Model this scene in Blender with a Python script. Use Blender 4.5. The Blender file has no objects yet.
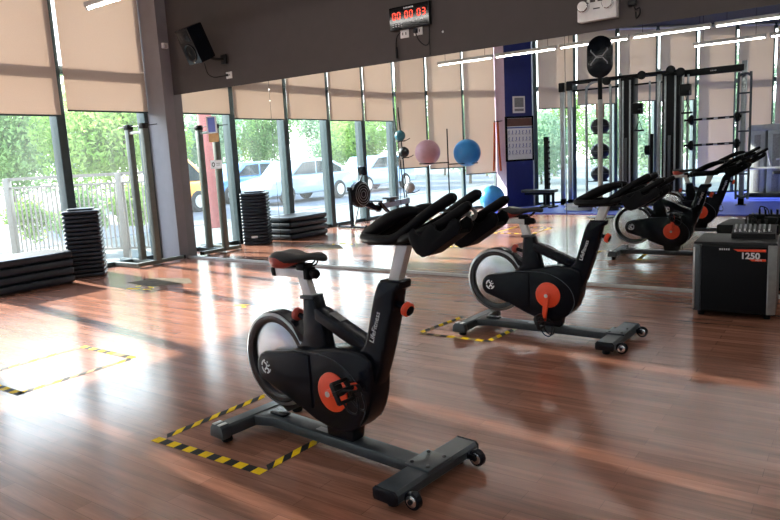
import bpy, bmesh, math, random
from mathutils import Vector, Matrix
PI = math.pi
C = bpy.context.scene.collection
scene = bpy.context.scene
random.seed(7)

# ------------------------------------------------------------------ mesh helpers
def R(a): return math.radians(a)

def rotm(rx=0, ry=0, rz=0):
    return (Matrix.Rotation(rz, 4, 'Z') @ Matrix.Rotation(ry, 4, 'Y') @ Matrix.Rotation(rx, 4, 'X'))

def obj(name, bm, mat, parent=None, sharp=32, loc=None, rot=None):
    bmesh.ops.recalc_face_normals(bm, faces=bm.faces)
    me = bpy.data.meshes.new(name)
    bm.to_mesh(me); bm.free()
    mats = mat if isinstance(mat, (list, tuple)) else [mat]
    for m in mats: me.materials.append(m)
    me.polygons.foreach_set('use_smooth', [True] * len(me.polygons))
    me.set_sharp_from_angle(angle=R(sharp))
    o = bpy.data.objects.new(name, me); C.objects.link(o)
    if parent: o.parent = parent
    if loc: o.location = loc
    if rot: o.rotation_euler = rot
    return o

def tag(o, label, cat, group=None, kind=None):
    o['label'] = label; o['category'] = cat
    if group: o['group'] = group
    if kind: o['kind'] = kind
    return o

def thing(name, label, cat, loc=(0, 0, 0), rz=0, group=None, rot=None):
    o = bpy.data.objects.new(name, None); C.objects.link(o)
    o.empty_display_size = 0.1
    o.location = loc
    o.rotation_euler = rot if rot else (0, 0, rz)
    return tag(o, label, cat, group)

def struct(name, bm, mat, parent=None, sharp=32, label=None):
    o = obj(name, bm, mat, parent, sharp)
    if parent is None:
        o['kind'] = 'structure'
        if label: o['label'] = label
    return o

def dup(root, loc=None, rz=None, label=None, group=None):
    r = root.copy(); C.objects.link(r)
    if loc: r.location = loc
    if rz is not None: r.rotation_euler = (0, 0, rz)
    if label: r['label'] = label
    if group: r['group'] = group
    for ch in list(root.children):
        c = ch.copy(); C.objects.link(c); c.parent = r
        for g in ch.children:
            d = g.copy(); C.objects.link(d); d.parent = c
    return r

def new(): return bmesh.new()

def box(bm, c, s, bev=0.0, rot=None, seg=2, mi=0):
    m = Matrix.Translation(Vector(c))
    if rot is not None: m = m @ rot
    m = m @ Matrix.Diagonal((s[0], s[1], s[2], 1))
    g = bmesh.ops.create_cube(bm, size=1, matrix=m)
    vs = g['verts']
    fs = set(f for v in vs for f in v.link_faces)
    for f in fs: f.material_index = mi
    if bev > 0:
        es = list(set(e for v in vs for e in v.link_edges))
        bmesh.ops.bevel(bm, geom=es, offset=bev, segments=seg, affect='EDGES', profile=0.5)

def frames(pts, closed):
    n = len(pts); T = []
    for i in range(n):
        a = pts[i - 1] if (closed or i > 0) else pts[i]
        b = pts[(i + 1) % n] if (closed or i < n - 1) else pts[i]
        T.append((b - a).normalized())
    up = Vector((0, 0, 1))
    if abs(T[0].dot(up)) > 0.95: up = Vector((0, 1, 0))
    N = (up - T[0] * up.dot(T[0])).normalized(); out = []
    for i in range(n):
        N = (N - T[i] * N.dot(T[i]))
        N = N.normalized() if N.length > 1e-6 else Vector((1, 0, 0))
        out.append((N.copy(), T[i].cross(N).normalized()))
    return out

def tube(bm, pts, r, seg=10, closed=False, sq=None, mi=0):
    """round (or, with sq=(a,b), rectangular) bar swept along pts; r may be a list"""
    pts = [Vector(p) for p in pts]; F = frames(pts, closed); n = len(pts); rings = []
    for i in range(n):
        rr = r[i] if isinstance(r, (list, tuple)) else r
        N, B = F[i]; ring = []
        if sq:
            for (u, v) in ((1, 1), (-1, 1), (-1, -1), (1, -1)):
                ring.append(bm.verts.new(pts[i] + N * u * sq[0] + B * v * sq[1]))
        else:
            for k in range(seg):
                a = 2 * PI * k / seg
                ring.append(bm.verts.new(pts[i] + (N * math.cos(a) + B * math.sin(a)) * rr))
        rings.append(ring)
    m = len(rings[0])
    for i in range(n if closed else n - 1):
        A, Bq = rings[i], rings[(i + 1) % n]
        for k in range(m):
            f = bm.faces.new((A[k], A[(k + 1) % m], Bq[(k + 1) % m], Bq[k])); f.material_index = mi
    if not closed:
        for rg in (rings[0][::-1], rings[-1]):
            f = bm.faces.new(rg); f.material_index = mi

def cyl(bm, p0, p1, r, seg=20, mi=0, bev=0.0):
    p0 = Vector(p0); p1 = Vector(p1); d = (p1 - p0)
    if bev > 0 and d.length > 2 * bev:
        u = d.normalized()
        tube(bm, [p0, p0 + u * bev, p1 - u * bev, p1], [r - bev, r, r, r - bev], seg, mi=mi)
    else:
        tube(bm, [p0, p1], r, seg, mi=mi)

def catmull(pts, n=5, closed=True):
    P = [Vector(p) for p in pts]; out = []; L = len(P)
    rng = range(L) if closed else range(L - 1)
    for i in rng:
        p0 = P[(i - 1) % L] if (closed or i > 0) else P[i]
        p1 = P[i]; p2 = P[(i + 1) % L]
        p3 = P[(i + 2) % L] if (closed or i + 2 < L) else P[(i + 1) % L]
        for k in range(n):
            t = k / n
            out.append(0.5 * ((2 * p1) + (p2 - p0) * t + (2 * p0 - 5 * p1 + 4 * p2 - p3) * t * t + (3 * p1 - p0 - 3 * p2 + p3) * t ** 3))
    if not closed: out.append(P[-1])
    return out

def prism(bm, outline, y0, y1, bev=0.0, seg=2, axis='y', mi=0):
    """closed outline of (x,z) pairs extruded along y (axis='z': (x,y) pairs extruded along z)"""
    def P(u, v, w):
        return (u, w, v) if axis == 'y' else ((u, v, w) if axis == 'z' else (w, u, v))
    A = [bm.verts.new(P(p[0], p[1], y0)) for p in outline]
    B = [bm.verts.new(P(p[0], p[1], y1)) for p in outline]
    n = len(A); fs = []
    fa = bm.faces.new(A); fb = bm.faces.new(B[::-1]); fs += [fa, fb]
    for i in range(n):
        fs.append(bm.faces.new((A[i], A[(i + 1) % n], B[(i + 1) % n], B[i])))
    for f in fs: f.material_index = mi
    bmesh.ops.recalc_face_normals(bm, faces=fs)
    if bev > 0:
        es = list(fa.edges) + list(fb.edges)
        bmesh.ops.bevel(bm, geom=es, offset=bev, segments=seg, affect='EDGES', profile=0.5, clamp_overlap=True)

def lathe(bm, prof, c, axis='y', seg=40, mi=0):
    """prof: (r,h) list; closed loop when first==last"""
    c = Vector(c); rings = []
    for (r, h) in prof:
        ring = []
        if r < 1e-5:
            ring = [bm.verts.new(c + {'y': Vector((0, h, 0)), 'z': Vector((0, 0, h)), 'x': Vector((h, 0, 0))}[axis])]
        else:
            for k in range(seg):
                a = 2 * PI * k / seg; u, v = r * math.cos(a), r * math.sin(a)
                ring.append(bm.verts.new(c + {'y': Vector((u, h, v)), 'z': Vector((u, v, h)), 'x': Vector((h, u, v))}[axis]))
        rings.append(ring)
    for A, B in zip(rings, rings[1:]):
        for k in range(seg):
            a0, a1 = A[k % len(A)], A[(k + 1) % len(A)]; b0, b1 = B[k % len(B)], B[(k + 1) % len(B)]
            vs = []
            for v in (a0, a1, b1, b0):
                if v not in vs: vs.append(v)
            if len(vs) >= 3:
                f = bm.faces.new(vs); f.material_index = mi

def ball(bm, c, r, seg=32, scale=(1, 1, 1), mi=0):
    m = Matrix.Translation(Vector(c)) @ Matrix.Diagonal((scale[0], scale[1], scale[2], 1))
    g = bmesh.ops.create_uvsphere(bm, u_segments=seg, v_segments=seg // 2, radius=r, matrix=m)
    for v in g['verts']:
        for f in v.link_faces: f.material_index = mi

def quad(bm, a, b, c, d, mi=0):
    f = bm.faces.new([bm.verts.new(p) for p in (a, b, c, d)]); f.material_index = mi; return f

def lettering(text, size, mat, parent, name, origin, xa, ya, extrude=0.0006, align='LEFT', bold=0.0):
    cu = bpy.data.curves.new('lettering', 'FONT'); cu.body = text; cu.size = size
    cu.extrude = extrude; cu.offset = bold; cu.align_x = align; cu.resolution_u = 3
    t = bpy.data.objects.new('lettering_curve', cu); C.objects.link(t)
    dg = bpy.context.evaluated_depsgraph_get()
    me = bpy.data.meshes.new_from_object(t.evaluated_get(dg))
    bpy.data.objects.remove(t); bpy.data.curves.remove(cu)
    me.name = name; me.materials.clear(); me.materials.append(mat)
    o = bpy.data.objects.new(name, me); C.objects.link(o)
    xa = Vector(xa).normalized(); ya = Vector(ya).normalized(); za = xa.cross(ya)
    M = Matrix((xa, ya, za)).transposed().to_4x4(); M.translation = Vector(origin)
    me.transform(M)
    if parent: o.parent = parent
    return o

# ------------------------------------------------------------------ materials
def nt(name):
    m = bpy.data.materials.new(name); m.use_nodes = True
    n = m.node_tree; n.nodes.clear()
    out = n.nodes.new('ShaderNodeOutputMaterial')
    return m, n, out

def pm(name, col, rough=0.5, metal=0.0, var=0.12, scale=18.0, bump=0.0, spec=0.5, coat=0.0, stretch=None, emit=None, es=0.0):
    m, n, out = nt(name)
    b = n.nodes.new('ShaderNodeBsdfPrincipled')
    tc = n.nodes.new('ShaderNodeTexCoord'); nz = n.nodes.new('ShaderNodeTexNoise')
    nz.inputs['Scale'].default_value = scale; nz.inputs['Detail'].default_value = 4
    src = tc.outputs['Object']
    if stretch:
        mp = n.nodes.new('ShaderNodeMapping'); mp.inputs['Scale'].default_value = stretch
        n.links.new(src, mp.inputs['Vector']); src = mp.outputs['Vector']
    n.links.new(src, nz.inputs['Vector'])
    cr = n.nodes.new('ShaderNodeValToRGB')
    lo = [max(0, c * (1 - var)) for c in col]; hi = [min(1, c * (1 + var)) for c in col]
    cr.color_ramp.elements[0].position = 0.3; cr.color_ramp.elements[1].position = 0.7
    cr.color_ramp.elements[0].color = (*lo, 1); cr.color_ramp.elements[1].color = (*hi, 1)
    n.links.new(nz.outputs['Fac'], cr.inputs['Fac'])
    n.links.new(cr.outputs['Color'], b.inputs['Base Color'])
    b.inputs['Roughness'].default_value = rough; b.inputs['Metallic'].default_value = metal
    b.inputs['Specular IOR Level'].default_value = spec
    b.inputs['Coat Weight'].default_value = coat
    if emit:
        b.inputs['Emission Color'].default_value = (*emit, 1); b.inputs['Emission Strength'].default_value = es
    if bump > 0:
        bp = n.nodes.new('ShaderNodeBump'); bp.inputs['Strength'].default_value = bump
        bp.inputs['Distance'].default_value = 0.004
        n.links.new(nz.outputs['Fac'], bp.inputs['Height']); n.links.new(bp.outputs['Normal'], b.inputs['Normal'])
    n.links.new(b.outputs['BSDF'], out.inputs['Surface'])
    return m

M = {}
M['wall'] = pm('wall_paint_brown_grey', (0.062, 0.050, 0.047), 0.75, var=0.05, scale=6, bump=0.05)
M['column_paint'] = pm('column_paint', (0.23, 0.215, 0.235), 0.62, var=0.05, scale=6)
M['wall_bounce'] = pm('wall_paint_cream_bounce', (0.62, 0.58, 0.52), 0.8, var=0.04, scale=5)  # cream picked to bounce more light into the room
M['ceiling'] = pm('ceiling_dark_grey', (0.06, 0.06, 0.065), 0.9, var=0.1)
M['shroud'] = pm('bike_shroud_black', (0.0028, 0.0042, 0.0080), 0.27, var=0.1, scale=60, bump=0.02, spec=0.20)
M['shroud_soft'] = pm('bike_black_rubber', (0.004, 0.004, 0.005), 0.5, var=0.15, scale=90, bump=0.1, spec=0.10)
M['frame_paint'] = pm('bike_frame_graphite', (0.034, 0.044, 0.054), 0.34, var=0.1, scale=50)
M['rim'] = pm('flywheel_rim', (0.045, 0.046, 0.050), 0.24, metal=0.7, var=0.1)
M['rim_sheen'] = pm('flywheel_rim_sheen', (0.34, 0.35, 0.36), 0.30, metal=0.8, var=0.05)  # pale grey carries the window sheen of the rim chamfer in its colour
M['silver'] = pm('satin_silver', (0.62, 0.61, 0.60), 0.34, metal=0.85, var=0.05, scale=40)
M['white_metal'] = pm('pale_silver_paint', (0.66, 0.65, 0.64), 0.35, metal=0.25, var=0.04, scale=30)
M['chrome'] = pm('chrome', (0.75, 0.75, 0.76), 0.12, metal=1.0, var=0.03)
M['red'] = pm('signal_red', (0.86, 0.075, 0.022), 0.38, var=0.05, scale=30)
M['red_leather'] = pm('red_vinyl', (0.42, 0.055, 0.035), 0.45, var=0.1, scale=60, bump=0.05)
M['leather'] = pm('black_saddle_vinyl', (0.008, 0.008, 0.009), 0.42, var=0.15, scale=120, bump=0.1)
M['white_print'] = pm('white_print', (0.72, 0.73, 0.75), 0.5, var=0.03)
M['grey_print'] = pm('grey_print', (0.32, 0.33, 0.35), 0.5, var=0.03)
M['step'] = pm('step_plastic_black', (0.011, 0.018, 0.029), 0.36, var=0.15, scale=40, bump=0.06)
M['steel_olive'] = pm('stand_steel_grey_green', (0.13, 0.145, 0.125), 0.45, metal=0.2, var=0.1)
M['mullion'] = pm('mullion_dark_aluminium', (0.055, 0.080, 0.086), 0.42, metal=0.4, var=0.08)
M['channel'] = pm('mirror_channel_grey', (0.46, 0.45, 0.44), 0.5, metal=0.2, var=0.08)
M['alu'] = pm('pale_aluminium', (0.62, 0.63, 0.63), 0.4, metal=0.5, var=0.05)
M['black_plastic'] = pm('black_plastic', (0.006, 0.006, 0.007), 0.45, var=0.15, scale=60, bump=0.04, spec=0.25)
M['cabinet_black'] = pm('speaker_cabinet_black', (0.008, 0.009, 0.010), 0.5, var=0.2, scale=160, bump=0.2, spec=0.25)
M['grille'] = pm('speaker_grille', (0.004, 0.005, 0.007), 0.6, var=0.3, scale=220, bump=0.3, spec=0.15)
M['white_plastic'] = pm('white_plastic', (0.74, 0.72, 0.70), 0.4, var=0.04)
M['rig'] = pm('rig_black_steel', (0.0065, 0.0075, 0.0085), 0.4, var=0.12, spec=0.12)
M['rig_grey'] = pm('rig_grey_steel', (0.30, 0.33, 0.34), 0.35, metal=0.6, var=0.1)
M['machine_grey'] = pm('machine_grey_shroud', (0.34, 0.36, 0.35), 0.45, var=0.08)
M['mat_blue'] = pm('gym_mat_blue', (0.022, 0.050, 0.42), 0.55, var=0.12, scale=25, bump=0.08)
M['ball_blue'] = pm('ball_blue', (0.02, 0.20, 0.50), 0.32, var=0.08, scale=6)
M['ball_blue_lt'] = pm('ball_light_blue', (0.045, 0.30, 0.62), 0.32, var=0.08, scale=6)
M['ball_pink'] = pm('ball_dusty_pink', (0.50, 0.27, 0.31), 0.38, var=0.08, scale=6)
M['ball_teal'] = pm('ball_teal', (0.03, 0.16, 0.22), 0.4, var=0.08)
M['ball_black'] = pm('ball_black', (0.012, 0.013, 0.014), 0.5, var=0.15, bump=0.1)
M['ball_grey'] = pm('ball_grey', (0.36, 0.35, 0.34), 0.5, var=0.08)
M['navy'] = pm('column_navy_paint', (0.008, 0.016, 0.13), 0.55, var=0.08)
M['lilac'] = pm('column_lilac_paint', (0.40, 0.30, 0.42), 0.6, var=0.05)
M['orange_band'] = pm('orange_latex', (0.80, 0.20, 0.06), 0.5, var=0.06)
M['paper'] = pm('poster_paper', (0.72, 0.74, 0.76), 0.5, var=0.03)
M['poster_blue'] = pm('poster_blue_print', (0.05, 0.09, 0.30), 0.5, var=0.1)
M['poster_orange'] = pm('poster_orange_print', (0.12, 0.05, 0.035), 0.5, var=0.15)
M['grey_mid'] = pm('mid_grey_print', (0.20, 0.20, 0.20), 0.5, var=0.3, scale=60)
M['rope_white'] = pm('rope_white', (0.62, 0.60, 0.56), 0.8, var=0.15, scale=60, bump=0.3)
M['rope_black'] = pm('rope_black', (0.02, 0.02, 0.02), 0.8, var=0.2, scale=60, bump=0.3)
M['tape_yellow'] = pm('tape_yellow', (0.85, 0.56, 0.010), 0.62, var=0.08, scale=40, spec=0.08)
M['tape_black'] = pm('tape_black', (0.018, 0.018, 0.018), 0.62, var=0.2, scale=40, spec=0.1)
M['tape_faded'] = pm('tape_faded_grey', (0.30, 0.22, 0.11), 0.6, var=0.3, scale=30, spec=0.08)
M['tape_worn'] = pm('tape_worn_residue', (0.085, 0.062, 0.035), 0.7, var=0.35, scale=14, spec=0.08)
M['blue_sheet'] = pm('blue_card', (0.10, 0.14, 0.50), 0.5, var=0.05)
M['cardboard'] = pm('tan_card', (0.52, 0.30, 0.12), 0.7, var=0.1)
M['fence_white'] = pm('fence_cream_paint', (0.19, 0.17, 0.138), 0.5, var=0.06)
M['ground'] = pm('outdoor_paving', (0.10, 0.11, 0.095), 0.85, var=0.2, scale=1.5)
M['asphalt'] = pm('asphalt', (0.085, 0.09, 0.10), 0.9, var=0.15, scale=6)
M['bark'] = pm('bark', (0.10, 0.075, 0.05), 0.9, var=0.3, scale=12, bump=0.5)
M['car_blue'] = pm('car_paint_blue', (0.06, 0.20, 0.45), 0.25, coat=0.6, var=0.02)
M['car_white'] = pm('car_paint_white', (0.26, 0.34, 0.40), 0.25, coat=0.6, var=0.02)
M['car_silver'] = pm('car_paint_pale_blue', (0.36, 0.50, 0.66), 0.25, coat=0.6, var=0.02)
M['truck_orange'] = pm('truck_orange', (0.75, 0.30, 0.04), 0.35, coat=0.4, var=0.03)
M['car_glass'] = pm('car_glass_dark', (0.02, 0.03, 0.035), 0.08, var=0.05)
M['tyre'] = pm('tyre_rubber', (0.015, 0.015, 0.015), 0.8, var=0.1)
M['grey_wall'] = pm('outdoor_render_wall', (0.46, 0.47, 0.47), 0.8, var=0.1, scale=2)
M['red_post'] = pm('outdoor_red_paint', (0.30, 0.06, 0.05), 0.6, var=0.1)
M['lamp_housing'] = pm('lamp_housing_grey', (0.55, 0.54, 0.52), 0.45, var=0.04)
M['screen_glass'] = pm('clock_face_black', (0.004, 0.004, 0.005), 0.10, var=0.02)
M['red_digit'] = pm('red_led', (0.5, 0.02, 0.01), 0.5, var=0.02, emit=(1.0, 0.06, 0.03), es=0.7)
M['cream_lens'] = pm('emergency_lens', (0.62, 0.58, 0.55), 0.12, var=0.05, coat=0.5)

def floor_mat():
    m, n, out = nt('floor_wood_plank_vinyl')
    b = n.nodes.new('ShaderNodeBsdfPrincipled')
    tc = n.nodes.new('ShaderNodeTexCoord')
    br = n.nodes.new('ShaderNodeTexBrick')
    br.offset = 0.37; br.offset_frequency = 2
    br.inputs['Scale'].default_value = 1.0
    br.inputs['Brick Width'].default_value = 0.74; br.inputs['Row Height'].default_value = 0.078
    br.inputs['Mortar Size'].default_value = 0.0012; br.inputs['Mortar Smooth'].default_value = 0.2
    br.inputs['Bias'].default_value = 0.0
    br.inputs['Color1'].default_value = (0.245, 0.106, 0.067, 1)
    br.inputs['Color2'].default_value = (0.345, 0.160, 0.106, 1)
    br.inputs['Mortar'].default_value = (0.15, 0.06, 0.038, 1)
    n.links.new(tc.outputs['Object'], br.inputs['Vector'])
    mp = n.nodes.new('ShaderNodeMapping'); mp.inputs['Scale'].default_value = (1.1, 16, 1)
    n.links.new(tc.outputs['Object'], mp.inputs['Vector'])
    gr = n.nodes.new('ShaderNodeTexNoise'); gr.inputs['Scale'].default_value = 1.6; gr.inputs['Detail'].default_value = 6
    gr.inputs['Roughness'].default_value = 0.62
    n.links.new(mp.outputs['Vector'], gr.inputs['Vector'])
    cr = n.nodes.new('ShaderNodeValToRGB')
    cr.color_ramp.elements[0].position = 0.3; cr.color_ramp.elements[0].color = (0.62, 0.60, 0.60, 1)
    cr.color_ramp.elements[1].position = 0.72; cr.color_ramp.elements[1].color = (1.30, 1.28, 1.28, 1)
    n.links.new(gr.outputs['Fac'], cr.inputs['Fac'])
    mx = n.nodes.new('ShaderNodeMix'); mx.data_type = 'RGBA'; mx.blend_type = 'MULTIPLY'
    mx.inputs[0].default_value = 1.0
    n.links.new(br.outputs['Color'], mx.inputs[6]); n.links.new(cr.outputs['Color'], mx.inputs[7])
    n.links.new(mx.outputs[2], b.inputs['Base Color'])
    # roughness: worn satin lacquer
    n2 = n.nodes.new('ShaderNodeTexNoise'); n2.inputs['Scale'].default_value = 2.2; n2.inputs['Detail'].default_value = 5
    mp2 = n.nodes.new('ShaderNodeMapping'); mp2.inputs['Scale'].default_value = (0.8, 2.5, 1)
    n.links.new(tc.outputs['Object'], mp2.inputs['Vector']); n.links.new(mp2.outputs['Vector'], n2.inputs['Vector'])
    mr = n.nodes.new('ShaderNodeMapRange'); mr.inputs['To Min'].default_value = FLOOR_R[0]; mr.inputs['To Max'].default_value = FLOOR_R[1]
    n.links.new(n2.outputs['Fac'], mr.inputs['Value']); n.links.new(mr.outputs['Result'], b.inputs['Roughness'])
    b.inputs['Specular IOR Level'].default_value = FLOOR_SPEC
    bp = n.nodes.new('ShaderNodeBump'); bp.inputs['Strength'].default_value = 0.05; bp.inputs['Distance'].default_value = 0.001
    n.links.new(br.outputs['Fac'], bp.inputs['Height']); n.links.new(bp.outputs['Normal'], b.inputs['Normal'])
    n.links.new(b.outputs['BSDF'], out.inputs['Surface'])
    return m
FLOOR_R = (0.16, 0.23); FLOOR_SPEC = 0.5
M['floor'] = floor_mat()

def blind_mat():
    m, n, out = nt('roller_blind_fabric')
    tc = n.nodes.new('ShaderNodeTexCoord')
    nz = n.nodes.new('ShaderNodeTexNoise'); nz.inputs['Scale'].default_value = 90; nz.inputs['Detail'].default_value = 2
    n.links.new(tc.outputs['Object'], nz.inputs['Vector'])
    cr = n.nodes.new('ShaderNodeValToRGB')
    cr.color_ramp.elements[0].color = (0.66, 0.56, 0.485, 1); cr.color_ramp.elements[1].color = (0.75, 0.65, 0.57, 1)
    n.links.new(nz.outputs['Fac'], cr.inputs['Fac'])
    d = n.nodes.new('ShaderNodeBsdfDiffuse'); t = n.nodes.new('ShaderNodeBsdfTranslucent'); tr = n.nodes.new('ShaderNodeBsdfTransparent')
    n.links.new(cr.outputs['Color'], d.inputs['Color']); n.links.new(cr.outputs['Color'], t.inputs['Color'])
    tr.inputs['Color'].default_value = (1, 0.97, 0.93, 1)
    m1 = n.nodes.new('ShaderNodeMixShader'); m1.inputs[0].default_value = 0.26
    n.links.new(d.outputs[0], m1.inputs[1]); n.links.new(t.outputs[0], m1.inputs[2])
    m2 = n.nodes.new('ShaderNodeMixShader'); m2.inputs[0].default_value = BLIND_OPEN
    n.links.new(m1.outputs[0], m2.inputs[1]); n.links.new(tr.outputs[0], m2.inputs[2])
    n.links.new(m2.outputs[0], out.inputs['Surface'])
    return m
BLIND_OPEN = 0.03
M['blind'] = blind_mat()

def glass_mat():
    m, n, out = nt('window_glass_dusty')
    tc = n.nodes.new('ShaderNodeTexCoord'); nz = n.nodes.new('ShaderNodeTexNoise')
    nz.inputs['Scale'].default_value = 3; nz.inputs['Detail'].default_value = 6
    mp = n.nodes.new('ShaderNodeMapping'); mp.inputs['Scale'].default_value = (1.2, 1.2, 0.3)
    n.links.new(tc.outputs['Object'], mp.inputs['Vector']); n.links.new(mp.outputs['Vector'], nz.inputs['Vector'])
    mr = n.nodes.new('ShaderNodeMapRange'); mr.inputs['From Min'].default_value = 0.3; mr.inputs['From Max'].default_value = 0.75
    mr.inputs['To Min'].default_value = HAZE[0]; mr.inputs['To Max'].default_value = HAZE[1]
    n.links.new(nz.outputs['Fac'], mr.inputs['Value'])
    tr = n.nodes.new('ShaderNodeBsdfTransparent'); tr.inputs['Color'].default_value = (0.93, 0.975, 0.97, 1)
    tl = n.nodes.new('ShaderNodeBsdfTranslucent'); tl.inputs['Color'].default_value = (0.82, 0.88, 0.9, 1)
    gl = n.nodes.new('ShaderNodeBsdfGlossy'); gl.inputs['Roughness'].default_value = 0.02
    fr = n.nodes.new('ShaderNodeFresnel'); ge = n.nodes.new('ShaderNodeNewGeometry'); ir = n.nodes.new('ShaderNodeMapRange')
    ir.inputs['To Min'].default_value = 1.45; ir.inputs['To Max'].default_value = 1 / 1.45      # the same gloss on both sides of the thin pane
    n.links.new(ge.outputs['Backfacing'], ir.inputs['Value']); n.links.new(ir.outputs['Result'], fr.inputs['IOR'])
    m1 = n.nodes.new('ShaderNodeMixShader'); n.links.new(mr.outputs['Result'], m1.inputs[0])
    n.links.new(tr.outputs[0], m1.inputs[1]); n.links.new(tl.outputs[0], m1.inputs[2])
    m2 = n.nodes.new('ShaderNodeMixShader'); n.links.new(fr.outputs[0], m2.inputs[0])
    n.links.new(m1.outputs[0], m2.inputs[1]); n.links.new(gl.outputs[0], m2.inputs[2])
    n.links.new(m2.outputs[0], out.inputs['Surface'])
    return m
HAZE = (0.012, 0.035)
M['glass'] = glass_mat()

def mirror_mat():
    m, n, out = nt('mirror_silvered_glass')
    g = n.nodes.new('ShaderNodeBsdfGlossy'); g.inputs['Roughness'].default_value = 0.0
    tc = n.nodes.new('ShaderNodeTexCoord'); nz = n.nodes.new('ShaderNodeTexNoise'); nz.inputs['Scale'].default_value = 2
    cr = n.nodes.new('ShaderNodeValToRGB')
    cr.color_ramp.elements[0].color = (0.86, 0.90, 0.90, 1); cr.color_ramp.elements[1].color = (0.88, 0.915, 0.91, 1)
    n.links.new(tc.outputs['Object'], nz.inputs['Vector']); n.links.new(nz.outputs['Fac'], cr.inputs['Fac'])
    n.links.new(cr.outputs['Color'], g.inputs['Color'])
    n.links.new(g.outputs[0], out.inputs['Surface'])
    return m
M['mirror'] = mirror_mat()

def leaf_mat(name, a, b_):
    m, n, out = nt(name)
    tc = n.nodes.new('ShaderNodeTexCoord'); nz = n.nodes.new('ShaderNodeTexNoise'); nz.inputs['Scale'].default_value = 1.4
    n.links.new(tc.outputs['Object'], nz.inputs['Vector'])
    cr = n.nodes.new('ShaderNodeValToRGB')
    cr.color_ramp.elements[0].position = 0.35; cr.color_ramp.elements[1].position = 0.65
    cr.color_ramp.elements[0].color = (*a, 1); cr.color_ramp.elements[1].color = (*b_, 1)
    n.links.new(nz.outputs['Fac'], cr.inputs['Fac'])
    d = n.nodes.new('ShaderNodeBsdfDiffuse'); t = n.nodes.new('ShaderNodeBsdfTranslucent')
    n.links.new(cr.outputs['Color'], d.inputs['Color']); n.links.new(cr.outputs['Color'], t.inputs['Color'])
    mx = n.nodes.new('ShaderNodeMixShader'); mx.inputs[0].default_value = 0.5
    n.links.new(d.outputs[0], mx.inputs[1]); n.links.new(t.outputs[0], mx.inputs[2]); n.links.new(mx.outputs[0], out.inputs['Surface'])
    return m
M['leaf_a'] = leaf_mat('leaves_yellow_green', (0.15, 0.27, 0.05), (0.38, 0.52, 0.15))
M['leaf_b'] = leaf_mat('leaves_mid_green', (0.12, 0.23, 0.07), (0.30, 0.44, 0.16))
M['leaf_c'] = leaf_mat('leaves_grey_green', (0.16, 0.27, 0.15), (0.34, 0.46, 0.28))

def disc_mat():
    m, n, out = nt('flywheel_disc_spun_metal')
    b = n.nodes.new('ShaderNodeBsdfPrincipled')
    b.inputs['Metallic'].default_value = 1.0; b.inputs['Roughness'].default_value = 0.26
    b.inputs['Anisotropic'].default_value = 0.85
    tg = n.nodes.new('ShaderNodeTangent'); tg.direction_type = 'RADIAL'; tg.axis = 'Y'
    n.links.new(tg.outputs[0], b.inputs['Tangent'])
    tc = n.nodes.new('ShaderNodeTexCoord'); nz = n.nodes.new('ShaderNodeTexNoise'); nz.inputs['Scale'].default_value = 8
    cr = n.nodes.new('ShaderNodeValToRGB')
    cr.color_ramp.elements[0].color = (0.52, 0.51, 0.52, 1); cr.color_ramp.elements[1].color = (0.66, 0.65, 0.66, 1)
    n.links.new(tc.outputs['Object'], nz.inputs['Vector']); n.links.new(nz.outputs['Fac'], cr.inputs['Fac'])
    n.links.new(cr.outputs['Color'], b.inputs['Base Color'])
    n.links.new(b.outputs[0], out.inputs['Surface'])
    return m
M['disc'] = disc_mat()

def emit_mat(name, col, s):
    m, n, out = nt(name)
    e = n.nodes.new('ShaderNodeEmission'); e.inputs['Color'].default_value = (*col, 1); e.inputs['Strength'].default_value = s
    n.links.new(e.outputs[0], out.inputs['Surface']); return m
M['tube_light'] = emit_mat('tube_lamp_light', (1.0, 0.96, 0.90), 13.0)
SUN_EL, SUN_S, SKY_S, EXPOSURE = 24.5, 6.2, 2.2, 2.08
# ------------------------------------------------------------------ the room
MY = 6.15            # mirror plane
CEIL = 3.9
WX = -8.5            # left glass plane
FLOOR_POLY = [(-8.62, 6.2), (-8.62, 0.10), (-7.05, -2.10), (-6.55, -2.55), (-6.3, -2.45), (2.8, -10.75), (2.8, 6.2)]

bm = new(); prism(bm, FLOOR_POLY, -0.12, 0.0, axis='z'); struct('floor', bm, M['floor'])
bm = new(); prism(bm, FLOOR_POLY, CEIL, CEIL + 0.1, axis='z'); struct('ceiling', bm, M['ceiling'])
bm = new(); box(bm, (-2.9, MY + 0.125, CEIL / 2), (11.6, 0.2, CEIL)); struct('wall_back', bm, M['wall'])
bm = new(); box(bm, (2.8, -2.3, CEIL / 2), (0.16, 16.9, CEIL)); struct('wall_right', bm, M['wall_bounce'])  # unseen wall, kept pale as a bounce surface
bm = new(); box(bm, (-8.30, 6.085, CEIL / 2), (0.60, 0.17, CEIL - 0.002)); struct('wall_corner_pier', bm, M['column_paint'])

# mirror: five panels over a slim aluminium channel
xs = [-7.995, -6.11, -4.21, -2.305, -0.40, 1.50]
where = ['leftmost mirror panel, beside the grey corner pier', 'mirror panel second from the corner pier, showing the flat step stack and the rowing machine',
         'mirror panel behind the front bike saddle and handlebar, showing the pink and blue gym balls',
         'mirror panel right of the seam behind the second bike, showing the black training rig',
         'mirror panel beyond the right edge of the loudspeaker box']
for i in range(5):
    bm = new(); box(bm, ((xs[i] + xs[i + 1]) / 2, MY + 0.0125, 1.17), (xs[i + 1] - xs[i] - 0.004, 0.025, 2.28), bev=0.0015, seg=1)
    tag(obj('wall_mirror', bm, M['mirror']), where[i], 'mirror', 'mirror panels along the back wall')
bm = new(); box(bm, (-3.25, MY - 0.004, 0.015), (9.5, 0.03, 0.03), bev=0.003); struct('trim_1', bm, M['channel'])

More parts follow.
